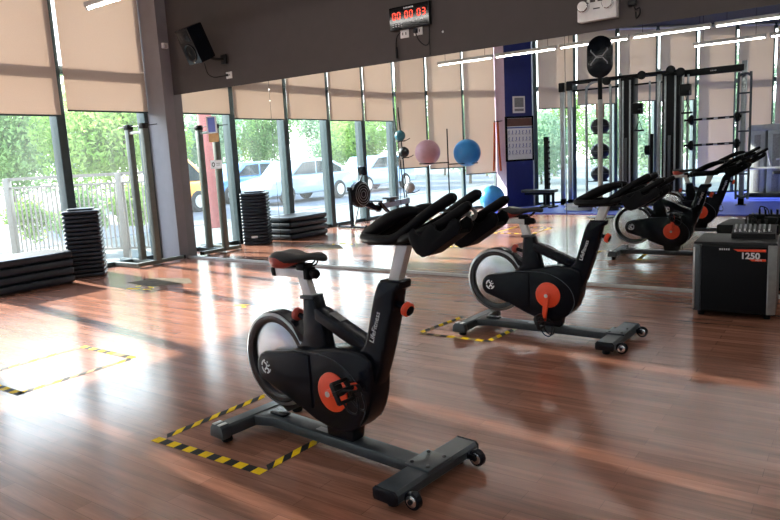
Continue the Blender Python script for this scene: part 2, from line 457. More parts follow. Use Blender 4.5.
# navy and lilac pillar between two window runs (seen in the mirror)
A, B, B2, A2 = (-6.50, -1.40), (-6.11, -1.96), (-6.50, -2.45), (-7.01, -1.88)
bm = new()
for (p, q, mi) in ((A, B, 0), (B, B2, 1), (B2, A2, 1), (A2, A, 1)):
    quad(bm, (*p, 0), (*q, 0), (*q, CEIL), (*p, CEIL), mi)
o = struct('pillar_navy_lilac', bm, [M['navy'], M['lilac']])

bm = new(); prism(bm, [(-6.55, -0.30), (2.70, -0.30), (2.70, -10.3), (-6.0, -2.45), (-6.06, -1.95), (-6.52, -1.30)], 0.0, 0.018, axis='z')
tag(obj('gym_mat', bm, M['mat_blue']), 'large blue rubber mat under the training rig, seen in the mirror', 'mat')

# ---- windows: every bay one structure piece with its own glass and blind
win_n = [0]
def bay(p0, p1, inward, zb, blab, gap0, gap1, off=0.0, mw=0.12, md=0.18, first=False, bd=0.13):
    """p0->p1 glass line of one bay; mullion stands at p1; blind hangs inside down to zb"""
    win_n[0] += 1
    p0 = Vector((*p0, 0)); p1 = Vector((*p1, 0)); d = (p1 - p0); L = d.length; d.normalize(); n = Vector((*inward, 0))
    a = math.atan2(d.y, d.x); rot = Matrix.Rotation(a, 4, 'Z'); mid = (p0 + p1) / 2
    bm = new()
    def bb(c, s, z): box(bm, (c.x, c.y, z), s, bev=0.006, rot=rot, seg=1)
    bb(p1, (mw, md, CEIL), CEIL / 2)
    if first: bb(p0, (mw, md, CEIL), CEIL / 2)
    for (z, h) in ((0.03, 0.06), (2.62, 0.10), (CEIL - 0.06, 0.12)):
        bb(mid, (L - mw, 0.10, h), z)
    w = struct('window_%d' % win_n[0], bm, M['mullion'])
    bm = new()
    for (z0, z1) in ((0.06, 2.57), (2.67, CEIL - 0.12)):
        h = (L - mw) / 2; quad(bm, mid - d * h + Vector((0, 0, z0)), mid + d * h + Vector((0, 0, z0)), mid + d * h + Vector((0, 0, z1)), mid - d * h + Vector((0, 0, z1)))
    obj('glass_pane', bm, M['glass'], w)
    if zb is None: return
    # blind
    b0 = p0 + d * (gap0 + off) + n * bd; b1 = p1 - d * (gap1 - off) + n * bd; c = (b0 + b1) / 2; W = (b1 - b0).length
    t = thing('roller_blind', blab, 'blind', (c.x, c.y, zb), a, 'roller blinds on the windows')
    top = CEIL - 0.03
    bm = new(); box(bm, (0, 0, (top - zb) / 2), (W, 0.002, top - zb)); obj('fabric', bm, M['blind'], t)
    bm = new(); box(bm, (0, 0, 0.0), (W, 0.014, 0.022), bev=0.004); obj('bottom_bar', bm, M['mullion'], t)
    bm = new(); cyl(bm, (-W / 2, 0, top - zb - 0.015), (W / 2, 0, top - zb - 0.015), 0.03, 16); obj('roller', bm, M['alu'], t)

ys = [6.0, 4.72, 3.48, 2.33, 1.23, 0.13]
zl = [2.10, 2.035, 2.045, 2.035, 2.04]
nm = ['roller blind nearest the corner pier, ending lower right of the pale gap', 'roller blind left of the pale gap, above the flat step stack',
      'roller blind over the second window beyond the step stacks, in the mirror', 'roller blind above the rowing machine flywheel, in the mirror',
      'short roller blind in the room corner, last before the long blinds, in the mirror']
for i in range(5):
    bay((WX, ys[i]), (WX, ys[i + 1]), (1, 0), zl[i], nm[i], 0.045, 0.045, off=-0.03, first=(i == 0))
s2 = [(-8.42, 0.10), (-7.98, -0.47), (-7.47, -1.18), (-6.99, -1.87)]
z2 = [1.02, 0.97, 0.80]
nm2 = ['long roller blind behind the pink gym ball, in the mirror', 'long roller blind between the pink and the blue gym ball, in the mirror',
       'long roller blind beside the lilac pillar face, reaching lowest, in the mirror']
n2 = (0.82, 0.572)
for i in range(3):
    bay(s2[i], s2[i + 1], n2, z2[i], nm2[i], 0.03, 0.03, mw=0.06, md=0.12, bd=0.09)
d3 = Vector((0.733, -0.680)); q0 = Vector((-6.2, -2.3)); n3 = (0.680, 0.733)
ts = [0.0, 0.92, 1.92, 2.90, 3.87, 4.85, 5.82, 6.80, 7.78, 8.76, 9.74, 10.72, 11.70, 12.2]
z3 = [2.17, 2.22, 2.24, 2.22, 0.5, 0.5, 0.5, 0.5, 0.5, 0.5, 0.5, 0.5, 0.5]
nm3 = ['roller blind right beside the navy pillar, in the mirror', 'roller blind behind the left posts of the training rig, in the mirror',
       'roller blind behind the oval sign of the rig, in the mirror', 'roller blind between the two black rig towers, in the mirror',
       'long roller blind behind the storage bars of the rig, in the mirror', 'long roller blind at the right-hand rig upright, in the mirror',
       'long roller blind behind the grey weight machine, in the mirror'] + ['long roller blind of the far window run beyond the weight machine'] * 6
for i in range(13):
    p = q0 + d3 * ts[i]; q = q0 + d3 * ts[i + 1]
    bay(tuple(p), tuple(q), n3, z3[i], nm3[i], 0.05, 0.05, mw=0.09, md=0.14, first=(i == 0))

# ---- hanging tube lamps in rows; units out of view are added to brighten the room
LZ = 3.08
def lamp_unit(x0, x1, y, label):
    L = x1 - x0; t = thing('tube_lamp', label, 'lamp', ((x0 + x1) / 2, y, LZ), 0, 'tube lamps hanging in rows')
    bm = new(); box(bm, (0, 0, 0.05), (L, 0.085, 0.055), bev=0.008); obj('housing', bm, M['lamp_housing'], t)
    bm = new(); cyl(bm, (-L / 2 + 0.03, 0, 0.008), (L / 2 - 0.03, 0, 0.008), 0.0075, 12); obj('lamp_tube', bm, M['tube_light'], t)
    for s in (-1, 1):
        bm = new(); box(bm, (s * (L / 2 - 0.015), 0, 0.012), (0.03, 0.04, 0.04), bev=0.004); obj('lamp_holder', bm, M['white_plastic'], t)
        bm = new(); cyl(bm, (s * L * 0.36, 0, 0.07), (s * L * 0.36, 0, CEIL - LZ), 0.004, 6); obj('hanging_wire', bm, M['black_plastic'], t)
for k in range(7):
    x0 = -7.10 + k * 1.30
    lamp_unit(x0, x0 + 1.25, 4.44, 'hanging tube lamp whose end shows at the top left, in front of the blinds' if k == 0 else 'added tube lamp of the row over the bikes, out of the picture above')  # all but the first unit are unseen, added for more room light
for k in range(7):
    x0 = -7.29 + k * 1.30
    lamp_unit(x0, x0 + 1.25, 0.05, ['first tube lamp of the long row in the mirror, over the gym balls', 'second tube lamp of the long row in the mirror, across the navy pillar',
        'third tube lamp of the long row in the mirror, left of the oval sign', 'fourth tube lamp of the long row in the mirror, right of the oval sign',
        'fifth tube lamp of the long row in the mirror, at the top right', 'hanging tube lamp of the middle row, out of the picture to the right', 'hanging tube lamp of the middle row, out of the picture to the right'][k])  # last two units are unseen, added for more room light
for k in range(7):
    x0 = -7.10 + k * 1.30
    lamp_unit(x0, x0 + 1.25, 2.25, 'added tube lamp of the row nearest the camera, out of the picture above')  # unseen row placed by spacing, added for room brightness
for k in range(4):
    x0 = -2.84 + k * 1.30
    lamp_unit(x0, x0 + 1.25, -2.14, ['tube lamp of the lower row in the mirror, hanging above the rig beam', 'last tube lamp of the lower row in the mirror, at the right edge'][k] if k < 2 else 'added tube lamp behind the camera position, out of the picture')  # last two units are unseen, added to raise the room light

# ------------------------------------------------------------------ floor tape
def tape_strip(parent, a, b, w, n, skew=0.0, fade=None, start=0, name='tape_strip'):
    a = Vector((*a, 0)); b = Vector((*b, 0)); d = (b - a); L = d.length; d.normalize(); s = Vector((-d.y, d.x, 0)) * (w / 2)
    bm = new(); z = Vector((0, 0, 0.0012)); z0 = Vector((0, 0, 0.0002))
    for k in range(n):
        t0, t1 = L * k / n, L * (k + 1) / n
        def P(t, sg):
            return a + d * min(max(t + sg * skew, 0), L) + s * sg
        mi = (k + start) % 2
        if fade and random.random() < fade: mi = 2
        quad(bm, P(t0, -1) + z, P(t1, -1) + z, P(t1, 1) + z, P(t0, 1) + z, mi)
    return obj(name, bm, [M['tape_yellow'], M['tape_black'], M['tape_faded']], parent)
t = thing('floor_tape_square', 'yellow and black hazard tape square on the floor under the front bike', 'tape', (0, 0, 0.0005))
tape_strip(t, (-2.80, 1.845), (-2.055, 1.855), 0.05, 13)
tape_strip(t, (-2.775, 1.88), (-2.745, 2.55), 0.045, 12, 0.03, start=1)
tape_strip(t, (-2.075, 1.88), (-2.055, 2.55), 0.045, 12, 0.03, start=1)
tape_strip(t, (-2.76, 2.57), (-2.05, 2.57), 0.045, 12)
t = thing('floor_tape_square', 'faded hazard tape square on the bare sunlit floor at the left', 'tape', (0, 0, 0.0005))
tape_strip(t, (-4.17, 1.84), (-4.17, 2.64), 0.045, 14, 0.025, fade=0.15)
tape_strip(t, (-4.82, 1.84), (-4.82, 2.64), 0.045, 12, 0.02, fade=0.45)
tape_strip(t, (-4.83, 2.65), (-4.17, 2.65), 0.05, 11, fade=0.1)
tape_strip(t, (-4.85, 1.855), (-4.14, 1.855), 0.05, 12, fade=0.2)
t = thing('floor_tape_square', 'worn hazard tape square on the floor under the second bike', 'tape', (0, 0, 0.0005))
tape_strip(t, (-2.65, 4.04), (-2.08, 4.06), 0.045, 10, fade=0.35)
tape_strip(t, (-2.66, 4.06), (-2.60, 4.62), 0.045, 10, 0.02, fade=0.35)
tape_strip(t, (-2.10, 4.07), (-2.05, 4.62), 0.045, 10, 0.02, fade=0.3)
bm = new()
for (x, y, w, h, r) in ((-6.62, 4.30, 0.16, 0.05, 0.3), (-6.50, 4.44, 0.10, 0.03, -0.2), (-6.70, 4.42, 0.06, 0.04, 0.8), (-6.42, 4.34, 0.10, 0.03, 0.5)):
    box(bm, (x, y, 0.001), (w, h, 0.001), rot=rotm(0, 0, r))
tag(obj('tape_scrap', bm, M['tape_yellow']), 'yellow tape scraps on the floor in front of the tall step stack', 'tape')
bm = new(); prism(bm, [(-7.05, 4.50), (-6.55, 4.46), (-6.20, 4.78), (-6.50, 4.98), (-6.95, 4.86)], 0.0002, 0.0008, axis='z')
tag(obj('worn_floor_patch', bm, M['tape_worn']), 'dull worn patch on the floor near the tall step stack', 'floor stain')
bm = new()
for (x, y, w, h, r) in ((-4.76, 4.18, 0.10, 0.03, 0.4), (-4.66, 4.14, 0.05, 0.04, -0.3), (-4.70, 4.22, 0.05, 0.02, 0.9)):
    box(bm, (x, y, 0.001), (w, h, 0.001), rot=rotm(0, 0, r))
tag(obj('tape_scrap', bm, M['tape_yellow']), 'small yellow tape scraps left of the front bike saddle', 'tape')
# ------------------------------------------------------------------ exercise bikes
def knob(parent, c, axis, r=0.034, depth=0.03, stem=0.07):
    """round adjuster: black grip with a red ring, on a steel shaft that runs back along -axis"""
    c = Vector(c); ax = Vector(axis).normalized()
    bm = new()
    tube(bm, [c - ax * 0.012, c - ax * 0.006, c + ax * 0.012, c + ax * 0.017], [r * 0.8, r, r, r * 0.86], 24)
    k = obj('adjuster_knob', bm, M['red'] if ax.x > 0 else M['red_leather'], parent); k['label'] = 'red adjuster knob' if ax.x > 0 else 'dark red adjuster knob'
    bm = new(); tube(bm, [c + ax * 0.014, c + ax * 0.021, c + ax * 0.023], [r * 0.72, r * 0.68, r * 0.4], 20); obj('knob_face', bm, M['shroud_soft'], k)
    bm = new(); cyl(bm, c - ax * 0.010, c - ax * stem, 0.013, 14); obj('knob_shaft', bm, M['shroud'], k)

def pedal(parent, c, tilt):
    """c: pedal axle centre; platform with toe cage and strap"""
    x, y, z = c
    m = Matrix.Translation(Vector(c)) @ Matrix.Rotation(tilt, 4, 'Y')
    bm = new()
    for sx in (-1, 1):
        box(bm, m @ Vector((sx * 0.042, 0, 0)), (0.016, 0.085, 0.022), bev=0.004, rot=Matrix.Rotation(tilt, 4, 'Y'))
    for sy in (-1, 1):
        box(bm, m @ Vector((0, sy * 0.040, 0)), (0.09, 0.012, 0.022), bev=0.003, rot=Matrix.Rotation(tilt, 4, 'Y'))
    cyl(bm, m @ Vector((0, -0.045, 0)), m @ Vector((0, 0.045, 0)), 0.012, 12)
    p = obj('pedal', bm, M['black_plastic'], parent)
    bm = new()
    for sy in (-0.025, 0.025):
        pts = [m @ Vector(q) for q in ((0.045, sy, 0.006), (0.085, sy, 0.02), (0.105, sy * 0.9, 0.05), (0.085, sy * 0.8, 0.075), (0.045, sy * 0.6, 0.085))]
        tube(bm, catmull(pts, 4, False), 0.0045, 8)
    tube(bm, [m @ Vector(q) for q in ((-0.01, -0.046, 0.0), (-0.005, -0.045, 0.05), (0.015, -0.02, 0.082), (0.03, 0.02, 0.082), (0.0, 0.045, 0.05), (-0.01, 0.046, 0.0))], 0.004, sq=(0.002, 0.009))
    # clip underside
    box(bm, m @ Vector((-0.01, 0, -0.022)), (0.05, 0.045, 0.02), bev=0.005, rot=Matrix.Rotation(tilt, 4, 'Y'))
    obj('toe_cage', bm, M['black_plastic'], parent)

def make_bike(label, pose, crank_deg, bar_dz, saddle_dx, pedal_tilt):
    t = thing('stationary_bike', label, 'exercise bike', (pose[0], pose[1], 0), pose[2], 'studio exercise bikes')
    # --- base
    bm = new()
    prism(bm, [(-0.565, -0.085), (-0.50, -0.085), (-0.43, -0.052), (0.46, -0.046), (0.46, 0.046), (-0.43, 0.052), (-0.50, 0.085), (-0.565, 0.085)], 0.038, 0.086, bev=0.007, axis='z')
    bmf = obj('base_beam', bm, M['frame_paint'], t)
    bm = new(); box(bm, (-0.42, 0, 0.094), (0.10, 0.05, 0.012), bev=0.003); obj('slot_cover', bm, M['shroud'], bmf)
    bm = new(); box(bm, (-0.10, -0.01, 0.0868), (0.075, 0.035, 0.002)); obj('rating_sticker', bm, M['grey_print'], bmf)
    bm = new()
    prism(bm, [(-0.605, 0.034), (-0.520, 0.034), (-0.515, 0.045), (-0.520, 0.082), (-0.530, 0.090), (-0.590, 0.090), (-0.603, 0.074), (-0.608, 0.045)], -0.235, 0.235, bev=0.004)
    rs = obj('rear_stabiliser', bm, M['frame_paint'], t)
    for s in (-1, 1):
        bm = new(); prism(bm, [(-0.612, 0.030), (-0.514, 0.030), (-0.508, 0.045), (-0.516, 0.086), (-0.53, 0.096), (-0.59, 0.096), (-0.608, 0.078), (-0.614, 0.045)], s * 0.232, s * 0.282, bev=0.006)
        e = obj('end_cap', bm, M['frame_paint'], rs)
        bm = new()
        for q in (-1, 1): box(bm, (-0.560 + q * 0.020, s * 0.257, 0.0965), (0.022, 0.046, 0.004), bev=0.001)
        o = obj('grip_strip', bm, M['silver'], rs); o['label'] = 'pale strips on the end cap'
        bm = new(); tube(bm, [(-0.558, s * 0.225, 0.0), (-0.558, s * 0.225, 0.008), (-0.558, s * 0.225, 0.036)], [0.024, 0.028, 0.022], 18); obj('levelling_foot', bm, M['shroud_soft'], rs)
    bm = new()
    prism(bm, [(0.418, 0.036), (0.522, 0.036), (0.530, 0.045), (0.530, 0.074), (0.518, 0.088), (0.425, 0.088), (0.413, 0.076), (0.412, 0.045)], -0.268, 0.268, bev=0.006)
    fs = obj('front_stabiliser', bm, M['frame_paint'], t); fs.location.x = 0.028
    for s in (-1, 1):
        bm = new(); prism(bm, [(0.416, 0.034), (0.524, 0.034), (0.532, 0.045), (0.532, 0.076), (0.519, 0.0895), (0.424, 0.0895), (0.411, 0.077), (0.410, 0.045)], s * 0.266, s * 0.276, bev=0.004)
        obj('end_cap', bm, M['shroud'], fs)
        bm = new(); tube(bm, [(0.462, s * 0.215, 0.0), (0.462, s * 0.215, 0.008), (0.462, s * 0.215, 0.038)], [0.022, 0.026, 0.020], 18); obj('levelling_foot', bm, M['shroud_soft'], fs)
        bm = new()
        lathe(bm, [(0.006, -0.016), (0.030, -0.016), (0.036, -0.010), (0.036, 0.010), (0.030, 0.016), (0.006, 0.016)], (0.562, s * 0.215, 0.047), 'y', 28)
        obj('transport_wheel', bm, M['shroud'], fs)
        bm = new(); lathe(bm, [(0.0001, -0.0175), (0.020, -0.0175), (0.024, -0.016), (0.024, 0.016), (0.020, 0.0175), (0.0001, 0.0175)], (0.562, s * 0.215, 0.047), 'y', 24); obj('wheel_hub', bm, M['chrome'], fs)
        bm = new(); cyl(bm, (0.562, s * 0.215 - 0.024, 0.047), (0.562, s * 0.215 + 0.024, 0.047), 0.010, 14)
        box(bm, (0.540, s * 0.215 - s * 0.026, 0.055), (0.055, 0.008, 0.026), bev=0.003)
        obj('wheel_bracket', bm, M['shroud'], fs)
    bm = new(); box(bm, (0.470, 0, 0.092), (0.125, 0.155, 0.014), bev=0.005); pl = obj('top_plate', bm, M['frame_paint'], fs)
    bm = new()
    for (px_, py_) in ((0.43, -0.055), (0.51, -0.055), (0.43, 0.055), (0.51, 0.055)): cyl(bm, (px_, py_, 0.097), (px_, py_, 0.103), 0.008, 8)
    obj('bolt', bm, M['shroud'], fs)
    # --- neck between beam and shroud
    bm = new(); prism(bm, [(-0.045, 0.084), (0.105, 0.084), (0.115, 0.10), (0.125, 0.165), (-0.055, 0.165), (-0.05, 0.10)], -0.038, 0.038, bev=0.008); obj('mounting_block', bm, M['shroud'], t)
    # --- flywheel
    FC = (-0.384, 0, 0.382)
    bm = new()
    lathe(bm, [(0.182, -0.026), (0.205, -0.030), (0.222, -0.027), (0.229, -0.018), (0.229, 0.018), (0.222, 0.027), (0.205, 0.030), (0.182, 0.026), (0.182, -0.026)], FC, 'y', 72)
    fw = obj('flywheel', bm, M['rim'], t, sharp=25)
    bm = new()
    for s in (-1, 1): lathe(bm, [(0.2125, s * 0.0305), (0.222, s * 0.0285), (0.2305, s * 0.0205)], FC, 'y', 72)
    lathe(bm, [(0.2305, -0.0205), (0.232, -0.014), (0.232, 0.014), (0.2305, 0.0205)], FC, 'y', 72)
    e = obj('rim_sheen', bm, M['rim_sheen'], fw); e['label'] = 'rim edge toned pale for its window sheen'  # lighter ring puts reflected window light into the colour
    bm = new(); lathe(bm, [(0.0001, -0.014), (0.178, -0.014), (0.184, -0.012), (0.184, 0.012), (0.178, 0.014), (0.0001, 0.014)], (0, 0, 0), 'y', 72)
    d = obj('flywheel_disc', bm, M['disc'], fw); d.location = FC
    bm = new(); cyl(bm, (FC[0], -0.05, FC[2]), (FC[0], 0.05, FC[2]), 0.03, 20); obj('axle', bm, M['shroud'], fw)
    # --- guard band over the flywheel running into the seat tube
    ctr = []
    for k in range(13):
        a = R(96 - k * 3.6); ctr.append((FC[0] + (0.236 + 0.0008 * k) * math.cos(a), FC[2] + (0.236 + 0.0008 * k) * math.sin(a)))
    ctr += [(-0.19, 0.545), (-0.165, 0.528)]
    inner = [(-0.165, 0.495), (-0.20, 0.50)] + [(FC[0] + 0.2325 * math.cos(R(96 - k * 3.6)), FC[2] + 0.2325 * math.sin(R(96 - k * 3.6))) for k in range(12, -1, -1)]
    bm = new(); prism(bm, ctr + inner, -0.034, 0.034, bev=0.003, seg=1); obj('flywheel_guard', bm, M['shroud'], t)
    # --- belt cover, teardrop on both sides of the disc
    nose = [(-0.394 + 0.078 * math.cos(R(a)), 0.352 + 0.078 * math.sin(R(a))) for a in range(95, 236, 10)]
    drop = nose + [(-0.24, 0.222), (-0.19, 0.20), (-0.10, 0.21), (-0.10, 0.46), (-0.195, 0.462), (-0.24, 0.455)]
    bm = new(); prism(bm, drop, -0.076, -0.040, bev=0.010, seg=3); fc = obj('belt_cover', bm, M['shroud'], t)
    bm = new(); prism(bm, drop, 0.040, 0.076, bev=0.010, seg=3); fcb = obj('belt_cover', bm, M['shroud'], t)
    bm = new(); box(bm, (-0.215, -0.040, 0.33), (0.02, 0.07, 0.20), bev=0.008); box(bm, (-0.215, 0.040, 0.33), (0.02, 0.07, 0.20), bev=0.008); obj('cover_bridge', bm, M['shroud'], t)
    # round emblem: running figure in a ring
    for s, host in ((-1, fc), (1, fcb)):
        y = s * 0.0768; cx_, cz_ = -0.402, 0.357; bm = new()
        def ribbon(pts, w):
            for (a, b) in zip(pts, pts[1:]):
                ax_, az_ = a; bx_, bz_ = b; dx, dz = bx_ - ax_, bz_ - az_; l = math.hypot(dx, dz) or 1; nx, nz_ = -dz / l * w, dx / l * w
                sg = 1 if s < 0 else -1
                quad(bm, *[(cx_ + sg * u, y, cz_ + v) for (u, v) in ((ax_ - nx, az_ - nz_), (bx_ - nx, bz_ - nz_), (bx_ + nx, bz_ + nz_), (ax_ + nx, az_ + nz_))])
        def arc(r, a0, a1): return [(r * math.cos(R(a0 + (a1 - a0) * k / 10)), r * math.sin(R(a0 + (a1 - a0) * k / 10))) for k in range(11)]
        ribbon(arc(0.031, 100, 175), 0.0045); ribbon(arc(0.031, 190, 262), 0.0045); ribbon(arc(0.031, 278, 345), 0.0040)
        ribbon([(-0.012, 0.020), (0.004, 0.010), (0.002, -0.006), (-0.012, -0.018)], 0.0045)
        ribbon([(0.004, 0.008), (0.016, 0.004), (0.026, 0.012)], 0.0035)
        ribbon([(0.001, -0.006), (0.016, -0.012), (0.014, -0.024)], 0.004)
        quad(bm, *[(cx_ + (1 if s < 0 else -1) * u, y, cz_ + v) for (u, v) in ((0.006, 0.018), (0.015, 0.018), (0.015, 0.028), (0.006, 0.028))])
        e = obj('emblem', bm, M['white_print'], host); e['label'] = 'round white runner emblem'
    # --- main shroud
    belly = catmull([(-0.235, 0.225), (-0.134, 0.168), (-0.045, 0.142), (0.045, 0.132), (0.130, 0.150), (0.210, 0.215), (0.252, 0.300), (0.266, 0.390), (0.262, 0.480), (0.220, 0.510), (0.17, 0.515), (0.08, 0.515), (-0.03, 0.495), (-0.12, 0.475), (-0.215, 0.462), (-0.250, 0.34)], 5)
    bm = new(); prism(bm, [(p.x, p.y) for p in [Vector(q) for q in belly]], -0.066, 0.066, bev=0.016, seg=3)
    body = obj('body_shroud', bm, M['shroud'], t)
    bm = new()
    crease = catmull([(-0.20, 0.463), (-0.09, 0.470), (0.02, 0.466), (0.12, 0.43), (0.20, 0.36), (0.225, 0.27), (0.19, 0.195)], 6, False)
    for s in (-1, 1): tube(bm, [(p[0], s * 0.0665, p[1]) for p in crease], 0.0022, 6)
    obj('panel_seam', bm, M['frame_paint'], body)
    # --- stem
    st = catmull([(0.135, 0.42), (0.170, 0.500), (0.196, 0.522), (0.224, 0.562), (0.252, 0.650), (0.280, 0.745), (0.302, 0.800), (0.325, 0.830)], 4, False)
    stem = [(p.x, p.y) for p in [Vector((*q[:2], 0)) if len(q) == 2 else q for q in st]] + [(0.418, 0.832), (0.426, 0.826), (0.422, 0.800), (0.398, 0.786), (0.376, 0.690), (0.338, 0.560), (0.296, 0.440), (0.25, 0.34), (0.18, 0.36)]
    bm = new(); prism(bm, stem, -0.042, 0.042, bev=0.018, seg=3); sm = obj('stem', bm, M['shroud'], t)
    for s in (-1, 1):
        xa = Vector((0.052, 0, 0.150)) * (1 if s < 0 else -1); ya = Vector((-0.150, 0, 0.052)) * (1 if s < 0 else -1)
        og = (0.272, -0.0426, 0.560) if s < 0 else (0.340, 0.0426, 0.745)
        e = lettering('LifeFitness', 0.034, M['white_print'], sm, 'lettering', og, xa, ya); e['label'] = 'white lettering on the stem'
    # --- seat tube and crossbar
    sx = saddle_dx
    tubeo = [(-0.235, 0.455), (-0.190, 0.498), (-0.172, 0.540), (-0.167, 0.610), (-0.160, 0.700), (-0.153, 0.712), (-0.086, 0.718), (-0.079, 0.710), (-0.060, 0.650), (-0.038, 0.560), (-0.02, 0.47)]
    bm = new(); prism(bm, tubeo, -0.034, 0.034, bev=0.014, seg=3); stb = obj('seat_tube', bm, M['shroud'], t)
    bm = new(); prism(bm, [(-0.172, 0.700), (-0.086, 0.707), (-0.088, 0.724), (-0.174, 0.717)], -0.036, 0.036, bev=0.006); obj('seat_tube_collar', bm, M['frame_paint'], stb)
    bm = new(); prism(bm, [(-0.085, 0.672), (-0.045, 0.664), (0.10, 0.606), (0.225, 0.556), (0.205, 0.505), (0.165, 0.512), (0.05, 0.555), (-0.085, 0.612)], -0.036, 0.036, bev=0.012, seg=3); cb = obj('crossbar', bm, M['shroud'], t)
    bm = new(); prism(bm, [(0.000, 0.6505), (0.065, 0.6225), (0.066, 0.625), (0.001, 0.653)], -0.020, 0.020); obj('scale_plate', bm, M['grey_mid'], cb)
    knob(t, (-0.232, 0, 0.616), (-0.96, 0, 0.25), r=0.030, stem=0.075)
    knob(t, (0.425, 0, 0.714), (0.9, 0, -0.32), r=0.030, stem=0.06)
    # --- seat post, slider, saddle
    bm = new(); prism(bm, [(-0.198, 0.802), (-0.140, 0.802), (-0.106, 0.705), (-0.166, 0.700)], -0.019, 0.019, bev=0.006); obj('seat_post', bm, M['white_metal'], t)
    bm = new(); prism(bm, [(-0.345, 0.792), (-0.350, 0.831), (-0.148, 0.838), (-0.146, 0.796)], -0.022, 0.022, bev=0.005); sl = obj('saddle_slider', bm, M['white_metal'], t)
    bm = new(); prism(bm, [(-0.372, 0.790), (-0.374, 0.829), (-0.346, 0.833), (-0.342, 0.790)], -0.026, 0.026, bev=0.006); obj('slider_end_cap', bm, M['shroud_soft'], sl)
    bm = new(); prism(bm, [(-0.150, 0.790), (-0.150, 0.842), (-0.120, 0.842), (-0.117, 0.790)], -0.026, 0.028, bev=0.006)
    tube(bm, [(-0.12, 0, 0.816), (-0.108, 0, 0.816), (-0.088, 0, 0.816), (-0.080, 0, 0.816)], [0.016, 0.022, 0.022, 0.016], 16); obj('slider_knob', bm, M['shroud_soft'], sl)
    # saddle: cross sections along x (x, half width, top z, bottom z, edge droop)
    SEC = [(-0.338, 0.045, 0.898, 0.862), (-0.330, 0.066, 0.908, 0.846), (-0.300, 0.084, 0.916, 0.833), (-0.262, 0.086, 0.916, 0.834), (-0.220, 0.070, 0.910, 0.848), (-0.178, 0.048, 0.905, 0.864),
           (-0.130, 0.032, 0.908, 0.876), (-0.090, 0.025, 0.915, 0.880), (-0.055, 0.021, 0.916, 0.878), (-0.030, 0.016, 0.908, 0.876), (-0.018, 0.008, 0.900, 0.882)]
    bm = new(); rings = []; ns = 22
    for (x, w, zt, zb_) in SEC:
        ring = []
        for k in range(ns):
            a = 2 * PI * k / ns; ca, sa = math.cos(a), math.sin(a)
            yy = w * (abs(ca) ** 0.75) * (1 if ca >= 0 else -1)
            zz = (zt + zb_) / 2 + (zt - zb_) / 2 * (abs(sa) ** 0.8) * (1 if sa >= 0 else -1)
            if sa > 0.3: zz -= 0.012 * max(0, 1 - abs(yy) / (0.4 * w + 1e-4))          # centre channel
            ring.append(bm.verts.new((x, yy, zz)))
        rings.append(ring)
    for P_, Q_ in zip(rings, rings[1:]):
        for k in range(ns): bm.faces.new((P_[k], P_[(k + 1) % ns], Q_[(k + 1) % ns], Q_[k]))
    bm.faces.new(rings[0][::-1]); bm.faces.new(rings[-1])
    sd = obj('saddle', bm, M['leather'], t, sharp=60)
    for s in (-1, 1):   # red rear flank shells, 2 mm proud of the saddle
        bm = new(); rr = []
        for (x, w, zt, zb_) in SEC[:6]:
            ring = []
            wx = max(0, min(1, (-0.172 - x) / 0.08)); lo_a, hi_a = -70, -70 + 84 * wx + 2
            for k in range(8):
                a = R(lo_a + (hi_a - lo_a) * k / 7); ca, sa = math.cos(a), math.sin(a)
                yy = (w + 0.002) * (abs(ca) ** 0.75); zz = (zt + zb_) / 2 + ((zt - zb_) / 2 + 0.002) * (abs(sa) ** 0.8) * (1 if sa >= 0 else -1)
                ring.append(bm.verts.new((x - (0.002 if x < -0.36 else 0), s * yy, zz)))
            rr.append(ring)
        for P_, Q_ in zip(rr, rr[1:]):
            for k in range(7): bm.faces.new((P_[k], P_[k + 1], Q_[k + 1], Q_[k]))
        e = obj('saddle_flank', bm, M['red_leather'], sd, sharp=60); e['label'] = 'red flank of the saddle'
    bm = new()
    for s in (-1, 1): tube(bm, catmull([(-0.30, s * 0.022, 0.845), (-0.22, s * 0.022, 0.846), (-0.12, s * 0.020, 0.850), (-0.08, s * 0.008, 0.880)], 5, False), 0.004, 8)
    box(bm, (-0.165, 0, 0.845), (0.055, 0.06, 0.03), bev=0.006); obj('saddle_clamp', bm, M['shroud_soft'], sd)
    # --- handlebar post
    dz = bar_dz; k_ = 0.32
    def up(x, z): return (x + k_ * dz, z + dz)
    a0, a1 = up(0.412, 0.985); b0, b1 = up(0.484, 0.985)
    bm = new(); prism(bm, [(0.345, 0.815), (0.400, 0.815), (b0 - 0.02, b1), (a0 - 0.008, a1)], -0.020, 0.020, bev=0.006); obj('handlebar_post', bm, M['white_metal'], t)
    # slider under the bars
    ox, oz = k_ * dz, dz
    def H(pts): return [(x + ox, y, z + oz) for (x, y, z) in pts]
    bm = new(); prism(bm, [(x + ox, z + oz) for (x, z) in ((0.255, 0.965), (0.50, 0.975), (0.52, 1.005), (0.26, 0.995))], -0.030, 0.030, bev=0.008); obj('bar_slider', bm, M['shroud_soft'], t)
    # rear grip loop running into the two inner forward arms, one continuous padded bar
    half = [(0.735, 0.078, 1.166), (0.70, 0.080, 1.152), (0.605, 0.086, 1.098), (0.52, 0.096, 1.040), (0.455, 0.100, 1.006), (0.37, 0.094, 1.002), (0.28, 0.062, 1.000)]
    loop = [(x, -y, z) for (x, y, z) in half] + [(0.240, 0.0, 1.000)] + half[::-1]
    bm = new(); lp = catmull(H(loop), 5, False); n = len(lp)
    tube(bm, lp, [0.012 + 0.0085 * min(1, min(i, n - 1 - i) / 3) for i in range(n)], 14)
    hb = obj('handlebar', bm, M['shroud_soft'], t)
